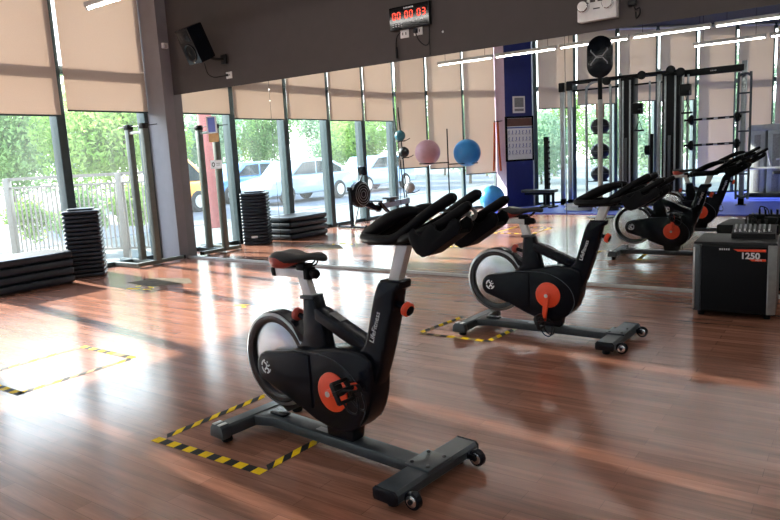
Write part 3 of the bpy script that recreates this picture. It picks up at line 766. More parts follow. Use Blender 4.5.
    for s in (-1, 1):
        bm = new(); pts = catmull(H([(0.46, s * 0.085, 1.000), (0.54, s * 0.112, 1.018), (0.61, s * 0.120, 1.040), (0.69, s * 0.120, 1.070), (0.76, s * 0.120, 1.108), (0.825, s * 0.120, 1.145)]), 5, False)
        n = len(pts); tube(bm, pts, [0.018] * (n - 2) + [0.016, 0.010], 14); obj('outer_arm', bm, M['shroud_soft'], hb)
    # raised inner grips
    for s in (-1, 1):
        bm = new(); pts = catmull(H([(0.255, s * 0.035, 1.010), (0.33, s * 0.050, 1.040), (0.42, s * 0.060, 1.082), (0.50, s * 0.060, 1.108), (0.555, s * 0.055, 1.110)]), 5, False)
        n = len(pts); tube(bm, pts, [0.015 + 0.013 * math.sin(PI * min(1, (i + 2) / n)) for i in range(n)], 14); obj('inner_grip', bm, M['shroud_soft'], hb)
    # console between the arms
    bm = new(); prism(bm, [(x + ox, z + oz) for (x, z) in ((0.45, 0.985), (0.58, 1.020), (0.69, 1.085), (0.70, 1.100), (0.675, 1.112), (0.56, 1.060), (0.45, 1.020))], -0.060, 0.060, bev=0.012); obj('console', bm, M['shroud_soft'], hb)
    bm = new(); tube(bm, catmull(H([(0.69, 0.02, 1.10), (0.715, 0.03, 1.12), (0.735, 0.045, 1.10), (0.72, 0.05, 1.075), (0.70, 0.04, 1.085)]), 4, False), 0.007, 8); cyl(bm, (0.695 + ox, -0.05, 1.095 + oz), (0.695 + ox, 0.06, 1.095 + oz), 0.011, 14); obj('clamp_lever', bm, M['grey_mid'], hb)
    # two bottle trays under the outer arms
    tray = [(0.575, 1.040), (0.590, 0.998), (0.612, 0.970), (0.640, 0.958), (0.672, 0.968), (0.795, 1.046), (0.808, 1.068), (0.800, 1.092), (0.782, 1.100), (0.762, 1.088), (0.745, 1.064), (0.722, 1.052), (0.706, 1.058), (0.696, 1.076), (0.684, 1.082), (0.668, 1.074), (0.655, 1.056), (0.634, 1.036), (0.612, 1.046), (0.60, 1.060)]
    for s in (-1, 1):
        bm = new(); prism(bm, [(x + ox, z + oz) for (x, z) in tray], s * 0.118 - 0.042, s * 0.118 - 0.030, bev=0.004); prism(bm, [(x + ox, z + oz) for (x, z) in tray], s * 0.118 + 0.030, s * 0.118 + 0.042, bev=0.004)
        prism(bm, [(x + ox, z + oz) for (x, z) in ((0.584, 1.020), (0.592, 0.996), (0.612, 0.970), (0.640, 0.958), (0.672, 0.968), (0.795, 1.046), (0.790, 1.058), (0.668, 0.984), (0.640, 0.975), (0.62, 0.985), (0.604, 1.004), (0.597, 1.024))], s * 0.118 - 0.034, s * 0.118 + 0.034)
        obj('bottle_tray', bm, M['shroud_soft'], t)
    # --- hub discs, cranks, pedals
    HC = (0.036, 0.312)
    ca = R(crank_deg)
    for s in (-1, 1):
        bm = new()
        lathe(bm, [(0.0001, s * 0.076), (0.080, s * 0.076), (0.088, s * 0.072), (0.090, s * 0.064), (0.0001, s * 0.064)], (HC[0], 0, HC[1]), 'y', 48)
        hd = obj('hub_disc', bm, M['red'], t); hd['label'] = 'red round hub disc'
        a = ca if s < 0 else ca + PI
        ex, ez = HC[0] + 0.170 * math.cos(a), HC[1] + 0.170 * math.sin(a)
        bm = new()
        y_a, y_b = s * 0.080, s * 0.098
        u = Vector((math.cos(a), math.sin(a))); v = Vector((-u.y, u.x)); o2 = []
        for k in range(9):
            th = PI / 2 + PI * k / 8; o2.append((HC[0] + 0.020 * (math.cos(th) * u.x + math.sin(th) * v.x), HC[1] + 0.020 * (math.cos(th) * u.y + math.sin(th) * v.y)))
        for k in range(9):
            th = -PI / 2 + PI * k / 8; o2.append((ex + 0.016 * (math.cos(th) * u.x + math.sin(th) * v.x), ez + 0.016 * (math.cos(th) * u.y + math.sin(th) * v.y)))
        prism(bm, o2, min(y_a, y_b), max(y_a, y_b), bev=0.004)
        cr = obj('crank_arm', bm, M['red'], t); cr['label'] = 'red crank arm'
        bm = new(); cyl(bm, (HC[0], s * 0.096, HC[1]), (HC[0], s * 0.104, HC[1]), 0.013, 18, bev=0.002); obj('crank_bolt', bm, M['silver'], cr)
        bm = new(); cyl(bm, (ex, s * 0.09, ez), (ex, s * 0.112, ez), 0.010, 12); obj('pedal_axle', bm, M['chrome'], cr)
        pedal(cr, (ex, s * 0.160, ez), pedal_tilt)
    return t
make_bike('black exercise bike nearest the camera, standing on the bright hazard tape square', (-1.8847, 2.1806, -0.0964), 22, 0.0, 0.0, R(62))
make_bike('black exercise bike close to the mirror, left of the loudspeaker box', (-1.7812, 4.3523, -0.0261), -97, -0.052, 0.0, R(75))
# ------------------------------------------------------------------ step platforms
def rsquare(w, d, r, n=5):
    out = []
    for (sx, sy, a0) in ((1, 1, 0), (-1, 1, 90), (-1, -1, 180), (1, -1, 270)):
        for k in range(n):
            a = R(a0 + 90 * k / (n - 1)); out.append((sx * (w / 2 - r) + r * math.cos(a), sy * (d / 2 - r) + r * math.sin(a)))
    return out
def slab(bm, w, d, h, r, taper, z=0.0):
    prof = [(-taper, 0.0), (-0.004, h * 0.30), (0.0, h * 0.42), (0.0, h * 0.80), (-0.006, h * 0.95), (-0.016, h)]
    rings = []
    for (off, zz) in prof:
        rings.append([bm.verts.new((x, y, z + zz)) for (x, y) in rsquare(w + 2 * off, d + 2 * off, max(0.006, r + off))])
    n = len(rings[0])
    for A_, B_ in zip(rings, rings[1:]):
        for k in range(n): bm.faces.new((A_[k], A_[(k + 1) % n], B_[(k + 1) % n], B_[k]))
    bm.faces.new(rings[0][::-1]); bm.faces.new(rings[-1])
N_ST = 16; HS = 0.0525
for i in range(N_ST):
    lab = 'square black step riser inside the tall stack by the window'
    if i == 0: lab = 'lowest square black step riser of the tall stack, on the floor'
    if i == N_ST - 1: lab = 'topmost square black step riser of the tall stack, with a raised cap'
    if i == 2: lab = 'square black step riser low in the tall stack, with a pale sticker facing the mirror'
    t = thing('step_riser', lab, 'step platform', (-8.105, 4.66, i * HS), R(53), 'square step risers of the tall stack')
    bm = new(); slab(bm, 0.425, 0.425, HS - 0.0008, 0.045, 0.030); obj('body', bm, M['step'], t)
    if i == N_ST - 1:
        bm = new(); slab(bm, 0.30, 0.30, 0.028, 0.03, -0.0, z=HS - 0.002); obj('raised_cap', bm, M['step'], t)
    if i == 2:
        for k in range(1):
            bm = new(); box(bm, (0.2135, 0.02, 0.028), (0.002, 0.10, 0.040)); o = obj('sticker', bm, M['white_print'], t); o['label'] = 'pale sticker'
labs = ['lowest long black step platform of the flat stack at the left', 'second long black step platform from the floor in the flat stack',
        'third long black step platform from the floor in the flat stack', 'topmost long black step platform of the flat stack at the left']
for i in range(4):
    t = thing('step_platform', labs[i], 'step platform', (-8.02, 3.80, i * 0.098), R(0), 'long step platforms of the flat stack')
    bm = new(); slab(bm, 0.60, 0.96, 0.097, 0.05, 0.045); obj('body', bm, M['step'], t)
    bm = new(); slab(bm, 0.50, 0.86, 0.0015, 0.04, 0.0, z=0.0962); obj('tread_mat', bm, M['shroud_soft'], t)

# ------------------------------------------------------------------ equipment stand beside the corner pier
t = thing('squat_stand', 'grey steel stand with two uprights beside the corner pier', 'stand', (0, 0, 0), 0)
bm = new()
box(bm, (-8.34, 5.28, 0.035), (0.86, 0.06, 0.05), bev=0.006)
box(bm, (-8.34, 5.56, 0.035), (0.86, 0.06, 0.05), bev=0.006)
box(bm, (-7.90, 5.62, 0.045), (0.06, 0.76, 0.05), bev=0.006)
obj('base_frame', bm, M['steel_olive'], t)
bm = new(); box(bm, (-7.90, 5.985, 0.045), (0.066, 0.03, 0.056), bev=0.006); obj('end_cap', bm, M['black_plastic'], t)
for (x, y) in ((-8.24, 5.555), (-7.885, 5.545)):
    bm = new(); box(bm, (x, y, 0.96), (0.080, 0.080, 1.80), bev=0.006); u = obj('upright', bm, M['steel_olive'], t)
    bm = new(); box(bm, (x, y, 1.88), (0.092, 0.092, 0.07), bev=0.01); obj('top_bracket', bm, M['black_plastic'], u)
bm = new(); box(bm, (-8.06, 5.55, 1.80), (0.29, 0.035, 0.035), bev=0.005); obj('tie_bar', bm, M['alu'], t)
bm = new(); cyl(bm, (-8.46, 5.55, 1.885), (-7.60, 5.55, 1.885), 0.006, 10); obj('cross_rod', bm, M['black_plastic'], t)
t = thing('mirror_sticker', 'blue and white notice stuck on the mirror beside the corner pier', 'sticker', (-7.236, MY - 0.0005, 1.853), 0)
bm = new(); box(bm, (0, 0, 0), (0.205, 0.001, 0.225)); obj('sheet', bm, M['white_print'], t)
bm = new(); box(bm, (-0.005, -0.0008, 0.0), (0.145, 0.0008, 0.195)); obj('print', bm, M['blue_sheet'], t)
t = thing('mirror_sticker', 'tan notice stuck on the mirror right below the blue one', 'sticker', (-7.220, MY - 0.0005, 1.680), 0)
bm = new(); box(bm, (0, 0, 0), (0.20, 0.001, 0.115)); obj('sheet', bm, M['cardboard'], t)
t = thing('mirror_sticker', 'small white notice stuck on the mirror below the tan one', 'sticker', (-7.215, MY - 0.0005, 1.321), 0)
bm = new(); box(bm, (0, 0, 0), (0.235, 0.001, 0.115)); obj('sheet', bm, M['white_print'], t)
bm = new(); tube(bm, [(-0.06 + 0.025 * math.cos(2 * PI * k / 16), -0.001, 0.025 * math.sin(2 * PI * k / 16)) for k in range(16)], 0.006, sq=(0.0006, 0.007), closed=True); box(bm, (0.04, -0.0008, 0.015), (0.08, 0.0006, 0.006)); box(bm, (0.04, -0.0008, -0.01), (0.08, 0.0006, 0.006)); obj('print', bm, M['black_plastic'], t)

# ------------------------------------------------------------------ things on the wall above the mirror
t = thing('wall_loudspeaker', 'black loudspeaker tilted down on the wall above the mirror', 'speaker', (-7.02, 5.84, 2.85), rot=(R(24), 0, R(-7))); t.scale = (0.88, 0.88, 0.88)
bm = new(); prism(bm, [(-0.165, -0.155), (0.165, -0.155), (0.165, 0.02), (0.10, 0.15), (-0.10, 0.15), (-0.165, 0.02)], -0.25, 0.25, bev=0.014, axis='z'); obj('cabinet', bm, M['shroud'], t)
bm = new(); lathe(bm, [(0.128, -0.158), (0.124, -0.166), (0.110, -0.164), (0.098, -0.156)], (0, 0, -0.085), 'y', 40); obj('woofer_ring', bm, M['shroud'], t)
bm = new(); lathe(bm, [(0.100, -0.158), (0.06, -0.1555), (0.035, -0.157), (0.025, -0.163), (0.0001, -0.166)], (0, 0, -0.085), 'y', 36); obj('woofer', bm, M['shroud_soft'], t)
bm = new(); prism(bm, [(-0.125, 0.07), (0.125, 0.07), (0.125, 0.215), (-0.125, 0.215), ], -0.160, -0.154, bev=0.003); box(bm, (0, -0.158, 0.142), (0.12, 0.01, 0.07), bev=0.004); obj('horn', bm, M['shroud'], t)
bm = new(); box(bm, (0, -0.1585, -0.225), (0.028, 0.004, 0.014)); o = obj('badge', bm, M['silver'], t)
bm = new(); box(bm, (-6.86, 6.13, 2.66), (0.10, 0.03, 0.12), bev=0.005); tube(bm, [(-6.86, 6.12, 2.66), (-6.90, 6.02, 2.66), (-7.00, 5.94, 2.70)], 0.018, 10); box(bm, (-7.03, 5.93, 2.72), (0.10, 0.06, 0.10), bev=0.01)
tag(obj('speaker_bracket', bm, M['black_plastic']), 'black arm bracket holding the wall loudspeaker', 'bracket')
def outlet(label, x, z, plug=False):
    t = thing('wall_socket', label, 'socket', (x, MY + 0.025, z), 0)
    bm = new(); box(bm, (0, -0.006, 0), (0.105, 0.014, 0.085), bev=0.003); obj('cover_plate', bm, M['white_plastic'], t)
    bm = new()
    for dx in (-0.02, 0.02): box(bm, (dx, -0.0135, 0.0), (0.010, 0.002, 0.028))
    obj('slots', bm, M['black_plastic'], t)
    return t
outlet('white wall socket below the wall loudspeaker', -6.83, 2.46)
outlet('white wall socket under the digital clock, left one', -4.065, 2.585)
outlet('white wall socket under the digital clock, right one with a black plug', -3.895, 2.59)
bm = new(); tube(bm, catmull([(-7.03, 5.95, 2.62), (-7.05, 6.00, 2.50), (-7.03, 6.08, 2.45), (-6.95, 6.13, 2.455), (-6.86, 6.15, 2.46), (-6.84, 6.152, 2.46)], 5, False), 0.006, 8); box(bm, (-6.845, 6.145, 2.46), (0.035, 0.035, 0.03), bev=0.006)
tag(obj('speaker_cable', bm, M['black_plastic']), 'black cable from the wall loudspeaker to its socket', 'cable')
t = thing('motion_sensor', 'small white sensor box on the edge of the corner pier', 'sensor', (-8.0, 6.085, 2.975), 0)
bm = new(); box(bm, (0.022, 0, 0), (0.045, 0.085, 0.075), bev=0.008); obj('housing', bm, M['white_plastic'], t)
bm = new(); box(bm, (0.050, -0.02, -0.012), (0.03, 0.05, 0.05), bev=0.012); obj('lens', bm, M['cream_lens'], t)

t = thing('digital_clock', 'black digital timer clock with red figures above the mirror', 'clock', (-3.968, MY + 0.0, 2.742), 0)
bm = new(); box(bm, (0, -0.012, 0), (0.50, 0.045, 0.235), bev=0.004); obj('case', bm, M['black_plastic'], t)
bm = new(); box(bm, (0, -0.036, 0), (0.488, 0.004, 0.223)); fcx = obj('face', bm, M['screen_glass'], t)
SEGS = {'0': 'abcdef', '3': 'abgcd'}
def digit(bm, ch, x, z, w, h, y):
    th = 0.009; g = {'a': ((0, h / 2), 1), 'g': ((0, 0), 1), 'd': ((0, -h / 2), 1), 'b': ((w / 2, h / 4), 0), 'c': ((w / 2, -h / 4), 0), 'e': ((-w / 2, -h / 4), 0), 'f': ((-w / 2, h / 4), 0)}
    for s in SEGS[ch]:
        (dx, dz), hor = g[s]; box(bm, (x + dx, y, z + dz), (w - th, 0.002, th) if hor else (th, 0.002, h / 2 - th))
for k, ch in enumerate('000003'):
    bm = new(); digit(bm, ch, (-0.185, -0.125, -0.03, 0.03, 0.125, 0.185)[k], 0.022, 0.034, 0.066, -0.0385); o = obj('led_digit', bm, M['red_digit'], fcx)
bm = new()
for k in range(7): box(bm, (-0.055 + k * 0.018, -0.0385, 0.090), (0.011, 0.001, 0.014))
for k in range(4): box(bm, (-0.20 + k * 0.035, -0.0385, -0.062), (0.020, 0.001, 0.009)); box(bm, (-0.20 + k * 0.035, -0.0385, -0.082), (0.014, 0.001, 0.006))
for k in range(3): box(bm, (0.02 + k * 0.07, -0.0385, -0.045), (0.022, 0.001, 0.006))
obj('small_print', bm, M['white_print'], fcx)
bm = new(); tube(bm, catmull([(-4.10, 6.14, 2.60), (-4.13, 6.12, 2.56), (-4.16, 6.135, 2.48), (-4.165, 6.145, 2.38)], 5, False), 0.006, 8); box(bm, (-4.165, 6.15, 2.40), (0.02, 0.02, 0.12), bev=0.004)
tag(obj('clock_cable', bm, M['black_plastic']), 'black cable hanging left of the clock sockets', 'cable')
bm = new(); box(bm, (-3.905, 6.13, 2.59), (0.04, 0.035, 0.05), bev=0.006); tube(bm, catmull([(-3.90, 6.125, 2.57), (-3.87, 6.12, 2.50), (-3.82, 6.14, 2.44), (-3.775, 6.14, 2.43), (-3.75, 6.145, 2.47), (-3.74, 6.145, 2.62)], 6, False), 0.006, 8); tube(bm, [(-3.745, 6.145, 2.63), (-3.745, 6.145, 2.32)], 0.005, 8)
tag(obj('clock_cable', bm, M['black_plastic']), 'black plug and looping cable on the right clock socket', 'cable')
t = thing('emergency_light', 'white twin-head emergency light above the mirror', 'emergency light', (-1.99, MY + 0.025, 2.475), 0)
bm = new(); box(bm, (0, -0.045, 0), (0.345, 0.09, 0.155), bev=0.008); obj('housing', bm, M['white_plastic'], t)
for s in (-1, 1):
    bm = new(); lathe(bm, [(0.0001, -0.055), (0.045, -0.055), (0.050, -0.048), (0.050, 0.02), (0.035, 0.035), (0.0001, 0.035)], (s * 0.108 + 0.0, -0.095, 0.045), 'y', 28); h = obj('lamp_head', bm, M['chrome'], t)
    bm = new(); lathe(bm, [(0.0001, -0.060), (0.038, -0.058), (0.042, -0.055)], (s * 0.108, -0.095, 0.045), 'y', 24); obj('lamp_lens', bm, M['cream_lens'], h)
bm = new(); box(bm, (0.0, -0.0905, 0.02), (0.06, 0.001, 0.010)); obj('small_print', bm, M['black_plastic'], t)
bm = new(); cyl(bm, (-0.09, -0.03, 0.07), (-0.09, -0.03, 0.20), 0.014, 12); cyl(bm, (-0.02, -0.03, 0.07), (-0.02, -0.03, 0.20), 0.010, 12); obj('conduit', bm, M['white_plastic'], t)
t = thing('power_adapter', 'black adapter with a dangling cable right of the emergency light', 'adapter', (-1.70, MY + 0.02, 2.50), 0)
bm = new(); box(bm, (0, -0.02, 0), (0.07, 0.05, 0.045), bev=0.008); obj('body', bm, M['black_plastic'], t)
bm = new(); tube(bm, catmull([(0.01, -0.03, -0.02), (0.03, -0.03, -0.06), (0.06, -0.03, -0.05), (0.065, -0.03, -0.10), (0.035, -0.03, -0.13), (0.03, -0.03, -0.08)], 6, False), 0.006, 8); obj('cable', bm, M['black_plastic'], t)
bm = new(); lathe(bm, [(0.0001, -0.01), (0.010, -0.008), (0.012, 0.0)], (-3.60, MY + 0.026, 2.54), 'y', 16)
tag(obj('wall_screw', bm, M['silver']), 'tiny bright screw head in the wall right of the clock', 'screw')

# ------------------------------------------------------------------ loudspeaker box and mixer
SB = (-0.765, 5.60, 0.0)
t = thing('bass_speaker', 'large black bass loudspeaker box on the floor by the mirror', 'speaker', SB, R(3.0))
bm = new(); prism(bm, [(-0.272, -0.235), (0.272, -0.235), (0.272, 0.26), (-0.272, 0.26)], 0.035, 0.565, bev=0.012, axis='z'); cab = obj('cabinet', bm, M['cabinet_black'], t)
bm = new(); cv = [(-0.215, -0.232)] + [(-0.215 + 0.43 * k / 12, -0.262 - 0.030 * (1 - ((k - 6) / 6) ** 2)) for k in range(13)] + [(0.215, -0.232)]
prism(bm, cv, 0.055, 0.535, bev=0.004, axis='z'); gr = obj('grille', bm, M['grille'], t)
for s in (-1, 1):
    bm = new(); prism(bm, [(s * 0.272, -0.230), (s * 0.272, -0.243), (s * 0.262, -0.254), (s * 0.222, -0.266), (s * 0.216, -0.262), (s * 0.216, -0.230)], 0.045, 0.545, bev=0.003, axis='z')
    obj('side_trim', bm, M['rig_grey'] if s > 0 else M['frame_paint'], t)
bm = new(); box(bm, (-0.2655, -0.254, 0.29), (0.012, 0.010, 0.47), bev=0.003); obj('edge_strip', bm, M['silver'], t)
bm = new()
prism(bm, [(0.000, 0.521), (0.205, 0.521), (0.205, 0.505), (0.028, 0.505)], -0.2935, -0.276, mi=0)
prism(bm, [(0.098, 0.4515), (0.205, 0.4515), (0.205, 0.4375), (0.118, 0.4375)], -0.2935, -0.276, mi=0)
bd = obj('badge', bm, M['red'], gr); bd['label'] = 'red badge reading 1250'
for (tx, sz, x, z) in (('1250', 0.062, 0.045, 0.4545), ('WATTS', 0.012, 0.140, 0.4405)):
    e = lettering(tx, sz, M['white_print'], gr, 'badge_lettering', (x, -0.2945, z), (1, 0, 0), (0, 0, 1), bold=0.0022 if tx == '1250' else 0.0004)
    e['label'] = 'white badge lettering'
bm = new()
for k, w in enumerate((0.012, 0.010, 0.009, 0.009, 0.010)): box(bm, (-0.088 + k * 0.0145, -0.2935, 0.519), (w * 0.9, 0.004, 0.013), bev=0.002)
obj('logo', bm, M['white_print'], gr)
for (x, y) in ((-0.22, -0.19), (0.22, -0.19), (-0.22, 0.2), (0.22, 0.2)):
    bm = new(); cyl(bm, (x, y, 0.0), (x, y, 0.036), 0.022, 16); obj('foot', bm, M['shroud_soft'], t)
t = thing('audio_mixer', 'small black audio mixer with faders on top of the bass loudspeaker box', 'mixer', (-0.665, 5.66, 0.566), R(4))
bm = new(); prism(bm, [(-0.10, 0.0), (0.10, 0.0), (0.10, 0.075), (0.085, 0.082), (-0.10, 0.040)], -0.145, 0.145, bev=0.004, axis='x'); obj('body', bm, M['black_plastic'], t)
def mz(y): return 0.040 + (y + 0.10) * 0.227
bm = new()
for k in range(8):
    x = -0.122 + k * 0.032
    for yk in (-0.005, 0.025, 0.052): cyl(bm, (x, yk, mz(yk)), (x, yk - 0.003, mz(yk) + 0.016), 0.0075, 10)
obj('knobs', bm, M['grey_print'], t)
bm = new()
for k in range(8):
    x = -0.122 + k * 0.032; y = -0.075 + 0.03 * ((k * 7) % 5) / 5
    box(bm, (x, y, mz(y) + 0.009), (0.011, 0.020, 0.018), bev=0.003)
    box(bm, (x + 0.012, -0.05, mz(-0.05)), (0.003, 0.07, 0.001))
obj('faders', bm, M['white_print'], t)
bm = new()
for k in range(4): cyl(bm, (-0.06 + k * 0.045, 0.088, 0.075), (-0.06 + k * 0.045, 0.092, 0.125), 0.009, 10)
tube(bm, catmull([(-0.06, 0.092, 0.12), (-0.05, 0.10, 0.15), (0.0, 0.10, 0.13), (0.03, 0.12, 0.06), (0.10, 0.14, 0.015), (0.16, 0.10, 0.01)], 5, False), 0.005, 8)
obj('plugs', bm, M['black_plastic'], t)
t = thing('wireless_receiver', 'small pale receiver box standing behind the audio mixer', 'receiver', (-0.60, 5.86, 0.566), R(10))
bm = new(); box(bm, (0, 0, 0.035), (0.16, 0.05, 0.07), bev=0.005); obj('body', bm, M['black_plastic'], t)
bm = new(); box(bm, (-0.045, -0.027, 0.045), (0.05, 0.004, 0.03)); obj('display', bm, M['white_print'], t)
bm = new()
for s in (-1, 1): cyl(bm, (s * 0.06, 0.015, 0.07), (s * 0.085, 0.015, 0.15), 0.004, 8)
obj('antenna', bm, M['shroud_soft'], t)

# ------------------------------------------------------------------ rowing machine
t = thing('rowing_machine', 'black and grey rowing machine by the windows, seen in the mirror', 'rowing machine', (-7.82, 2.50, 0), R(-86))
bm = new(); tube(bm, [(-0.02, 0, 0.03), (-0.03, 0, 0.72)], 0.028, sq=(0.03, 0.02)); box(bm, (-0.035, 0, 0.74), (0.06, 0.10, 0.08), bev=0.01); obj('front_post', bm, M['shroud'], t)
bm = new(); cyl(bm, (-0.02, -0.34, 0.025), (-0.02, 0.34, 0.025), 0.022, 14)
for s in (-1, 1): ball(bm, (-0.02, s * 0.34, 0.035), 0.035, 14)
obj('foot_bar', bm, M['shroud'], t)
bm = new(); tube(bm, [(0.03, 0, 0.03), (0.20, 0, 0.45)], 0.014, 10); obj('brace', bm, M['rig_grey'], t)
bm = new(); lathe(bm, [(0.0001, -0.085), (0.12, -0.09), (0.225, -0.075), (0.25, -0.04), (0.25, 0.04), (0.225, 0.075), (0.12, 0.09), (0.0001, 0.085)], (0.24, 0, 0.62), 'y', 44); fw = obj('fan_housing', bm, M['shroud'], t)
bm = new()
for s in (-1, 1):
    for r in (0.06, 0.11, 0.16, 0.205): tube(bm, [(0.24 + r * math.cos(2 * PI * k / 28), s * (0.094 if r < 0.17 else 0.086), 0.62 + r * math.sin(2 * PI * k / 28)) for k in range(28)], 0.004, 6, closed=True)
obj('fan_grille', bm, M['rig_grey'], fw)
bm = new(); tube(bm, [(0.26, 0, 0.84), (0.33, 0, 0.98)], 0.018, 10); obj('monitor_arm', bm, M['rig_grey'], t)
bm = new(); box(bm, (0.34, 0, 1.06), (0.07, 0.16, 0.17), bev=0.012, rot=rotm(0, -0.3, 0)); obj('monitor', bm, M['shroud'], t)
bm = new(); tube(bm, [(0.30, 0, 0.46), (0.62, 0, 0.33), (0.80, 0, 0.30)], 0.04, sq=(0.05, 0.05)); obj('front_beam', bm, M['shroud'], t)
bm = new(); tube(bm, [(0.72, 0, 0.335), (1.74, 0, 0.38)], 0.04, sq=(0.055, 0.03)); obj('rail', bm, M['rig_grey'], t)
for s in (-1, 1):
    bm = new(); box(bm, (0.78, s * 0.12, 0.33), (0.32, 0.11, 0.03), bev=0.01, rot=rotm(0, 0.7, 0)); obj('footplate', bm, M['shroud'], t)
bm = new(); prism(bm, rsquare(0.26, 0.30, 0.08), 0.46, 0.50, bev=0.012, axis='z')
for v in bm.verts: v.co.x += 1.15
box(bm, (1.15, 0, 0.43), (0.16, 0.10, 0.07), bev=0.01); obj('seat', bm, M['leather'], t)
bm = new(); tube(bm, [(1.68, 0, 0.37), (1.68, 0, 0.03)], 0.025, sq=(0.025, 0.025)); cyl(bm, (1.68, -0.22, 0.02), (1.68, 0.22, 0.02), 0.02, 12); obj('rear_leg', bm, M['shroud'], t)
bm = new(); cyl(bm, (0.60, -0.24, 0.46), (0.60, 0.24, 0.46), 0.016, 12); obj('pull_handle', bm, M['shroud'], t)

# ------------------------------------------------------------------ medicine ball tree and gym ball stand
t = thing('ball_tree', 'slim leaning steel tree holding three medicine balls, in the mirror', 'rack', (-0.16, -0.16, 0), 0)
bm = new()
for (p, q) in (((-7.985, 0.66, 2.30), (-7.82, 0.60, 0.06)), ((-7.90, 0.62, 2.30), (-7.83, 0.52, 0.06))): cyl(bm, p, q, 0.012, 10)
obj('pole', bm, M['rig'], t)
for (x, y, z) in ((-7.88, 0.62, 1.60), (-7.83, 0.58, 1.25), (-7.75, 0.54, 0.51)):
    bm = new(); tube(bm, catmull([(x - 0.06, y, z - 0.02), (x, y, z), (x + 0.14, y - 0.02, z + 0.015), (x + 0.22, y - 0.03, z + 0.05)], 4, False), 0.008, 8)
    tube(bm, [(x + 0.10 * math.cos(2 * PI * k / 20), y + 0.10 * math.sin(2 * PI * k / 20), z) for k in range(20)], 0.007, 8, closed=True); obj('ball_holder', bm, M['rig'], t)
bm = new(); lathe(bm, [(0.0001, 0.0), (0.22, 0.0), (0.22, 0.02), (0.03, 0.06), (0.0001, 0.06)], (-7.83, 0.56, 0), 'z', 32); obj('base', bm, M['rig'], t)
for (x, y, z, m, lab) in ((-7.88, 0.62, 1.715, 'ball_teal', 'teal medicine ball, highest on the leaning ball tree'), (-7.83, 0.58, 1.37, 'ball_black', 'black medicine ball in the middle of the leaning ball tree'),
                          (-7.75, 0.54, 0.625, 'ball_grey', 'pale grey medicine ball, lowest on the leaning ball tree')):
    t = thing('medicine_ball', lab, 'ball', (x - 0.16, y - 0.16, z), 0, 'medicine balls on the ball tree')
    bm = new(); ball(bm, (0, 0, 0), 0.112, 32); b = obj('ball', bm, M[m], t)
    bm = new(); tube(bm, [(0.1125 * math.cos(2 * PI * k / 40), 0, 0.1125 * math.sin(2 * PI * k / 40)) for k in range(40)], 0.002, 6, closed=True); obj('seam', bm, M['shroud_soft'], b)
t = thing('ball_stand', 'thin steel stand carrying the pink and blue gym balls, in the mirror', 'rack', (-0.08, 0, 0), 0)
bm = new(); cyl(bm, (-7.33, -0.42, 1.82), (-7.33, -0.42, 0.02), 0.014, 12); obj('post', bm, M['rig'], t)
bm = new(); lathe(bm, [(0.0001, 0.0), (0.24, 0.0), (0.24, 0.015), (0.03, 0.05), (0.0001, 0.05)], (-7.33, -0.42, 0), 'z', 32); obj('base', bm, M['rig'], t)
u = Vector((0.82, -0.572, 0)); vv = Vector((0.572, 0.82, 0))
for s, zc in ((-1, 1.10), (1, 1.06)):
    bm = new(); c0 = Vector((-7.33, -0.42, zc))
    for k in (-1, 1): tube(bm, [c0 + vv * 0.16 * k, c0 + vv * 0.16 * k + u * s * 0.62], 0.010, 10)
    tube(bm, [c0 - vv * 0.16, c0 + vv * 0.16], 0.010, 10); tube(bm, [c0 - vv * 0.16 + u * s * 0.62, c0 + vv * 0.16 + u * s * 0.62], 0.010, 10); obj('ball_cradle', bm, M['rig'], t)
def gym_ball(c, r, m, label):
    t = thing('gym_ball', label, 'exercise ball', c, 0, 'large gym balls')
    bm = new(); ball(bm, (0, 0, 0), r, 48); b = obj('ball', bm, M[m], t)
    bm = new()
    for k in range(-7, 8):
        z = k * r * 0.085; rr = math.sqrt(r * r - z * z)
        tube(bm, [(rr * math.cos(2 * PI * i / 48), rr * math.sin(2 * PI * i / 48), z) for i in range(48)], 0.0025, 5, closed=True)
    obj('grip_ribs', bm, M[m], b)
    bm = new(); cyl(bm, (0, -r * 0.999, 0), (0, -r - 0.002, 0), 0.012, 12); obj('valve', bm, M['white_plastic'], b)
gym_ball((-7.77, -0.17, 1.335), 0.275, 'ball_pink', 'dusty pink gym ball on the thin stand, in the mirror')
gym_ball((-7.07, -0.66, 1.285), 0.295, 'ball_blue', 'blue gym ball on the thin stand right of the pink ball, in the mirror')
gym_ball((-6.69, -1.03, 0.276), 0.275, 'ball_blue_lt', 'light blue gym ball resting on the floor by the lilac pillar, in the mirror')

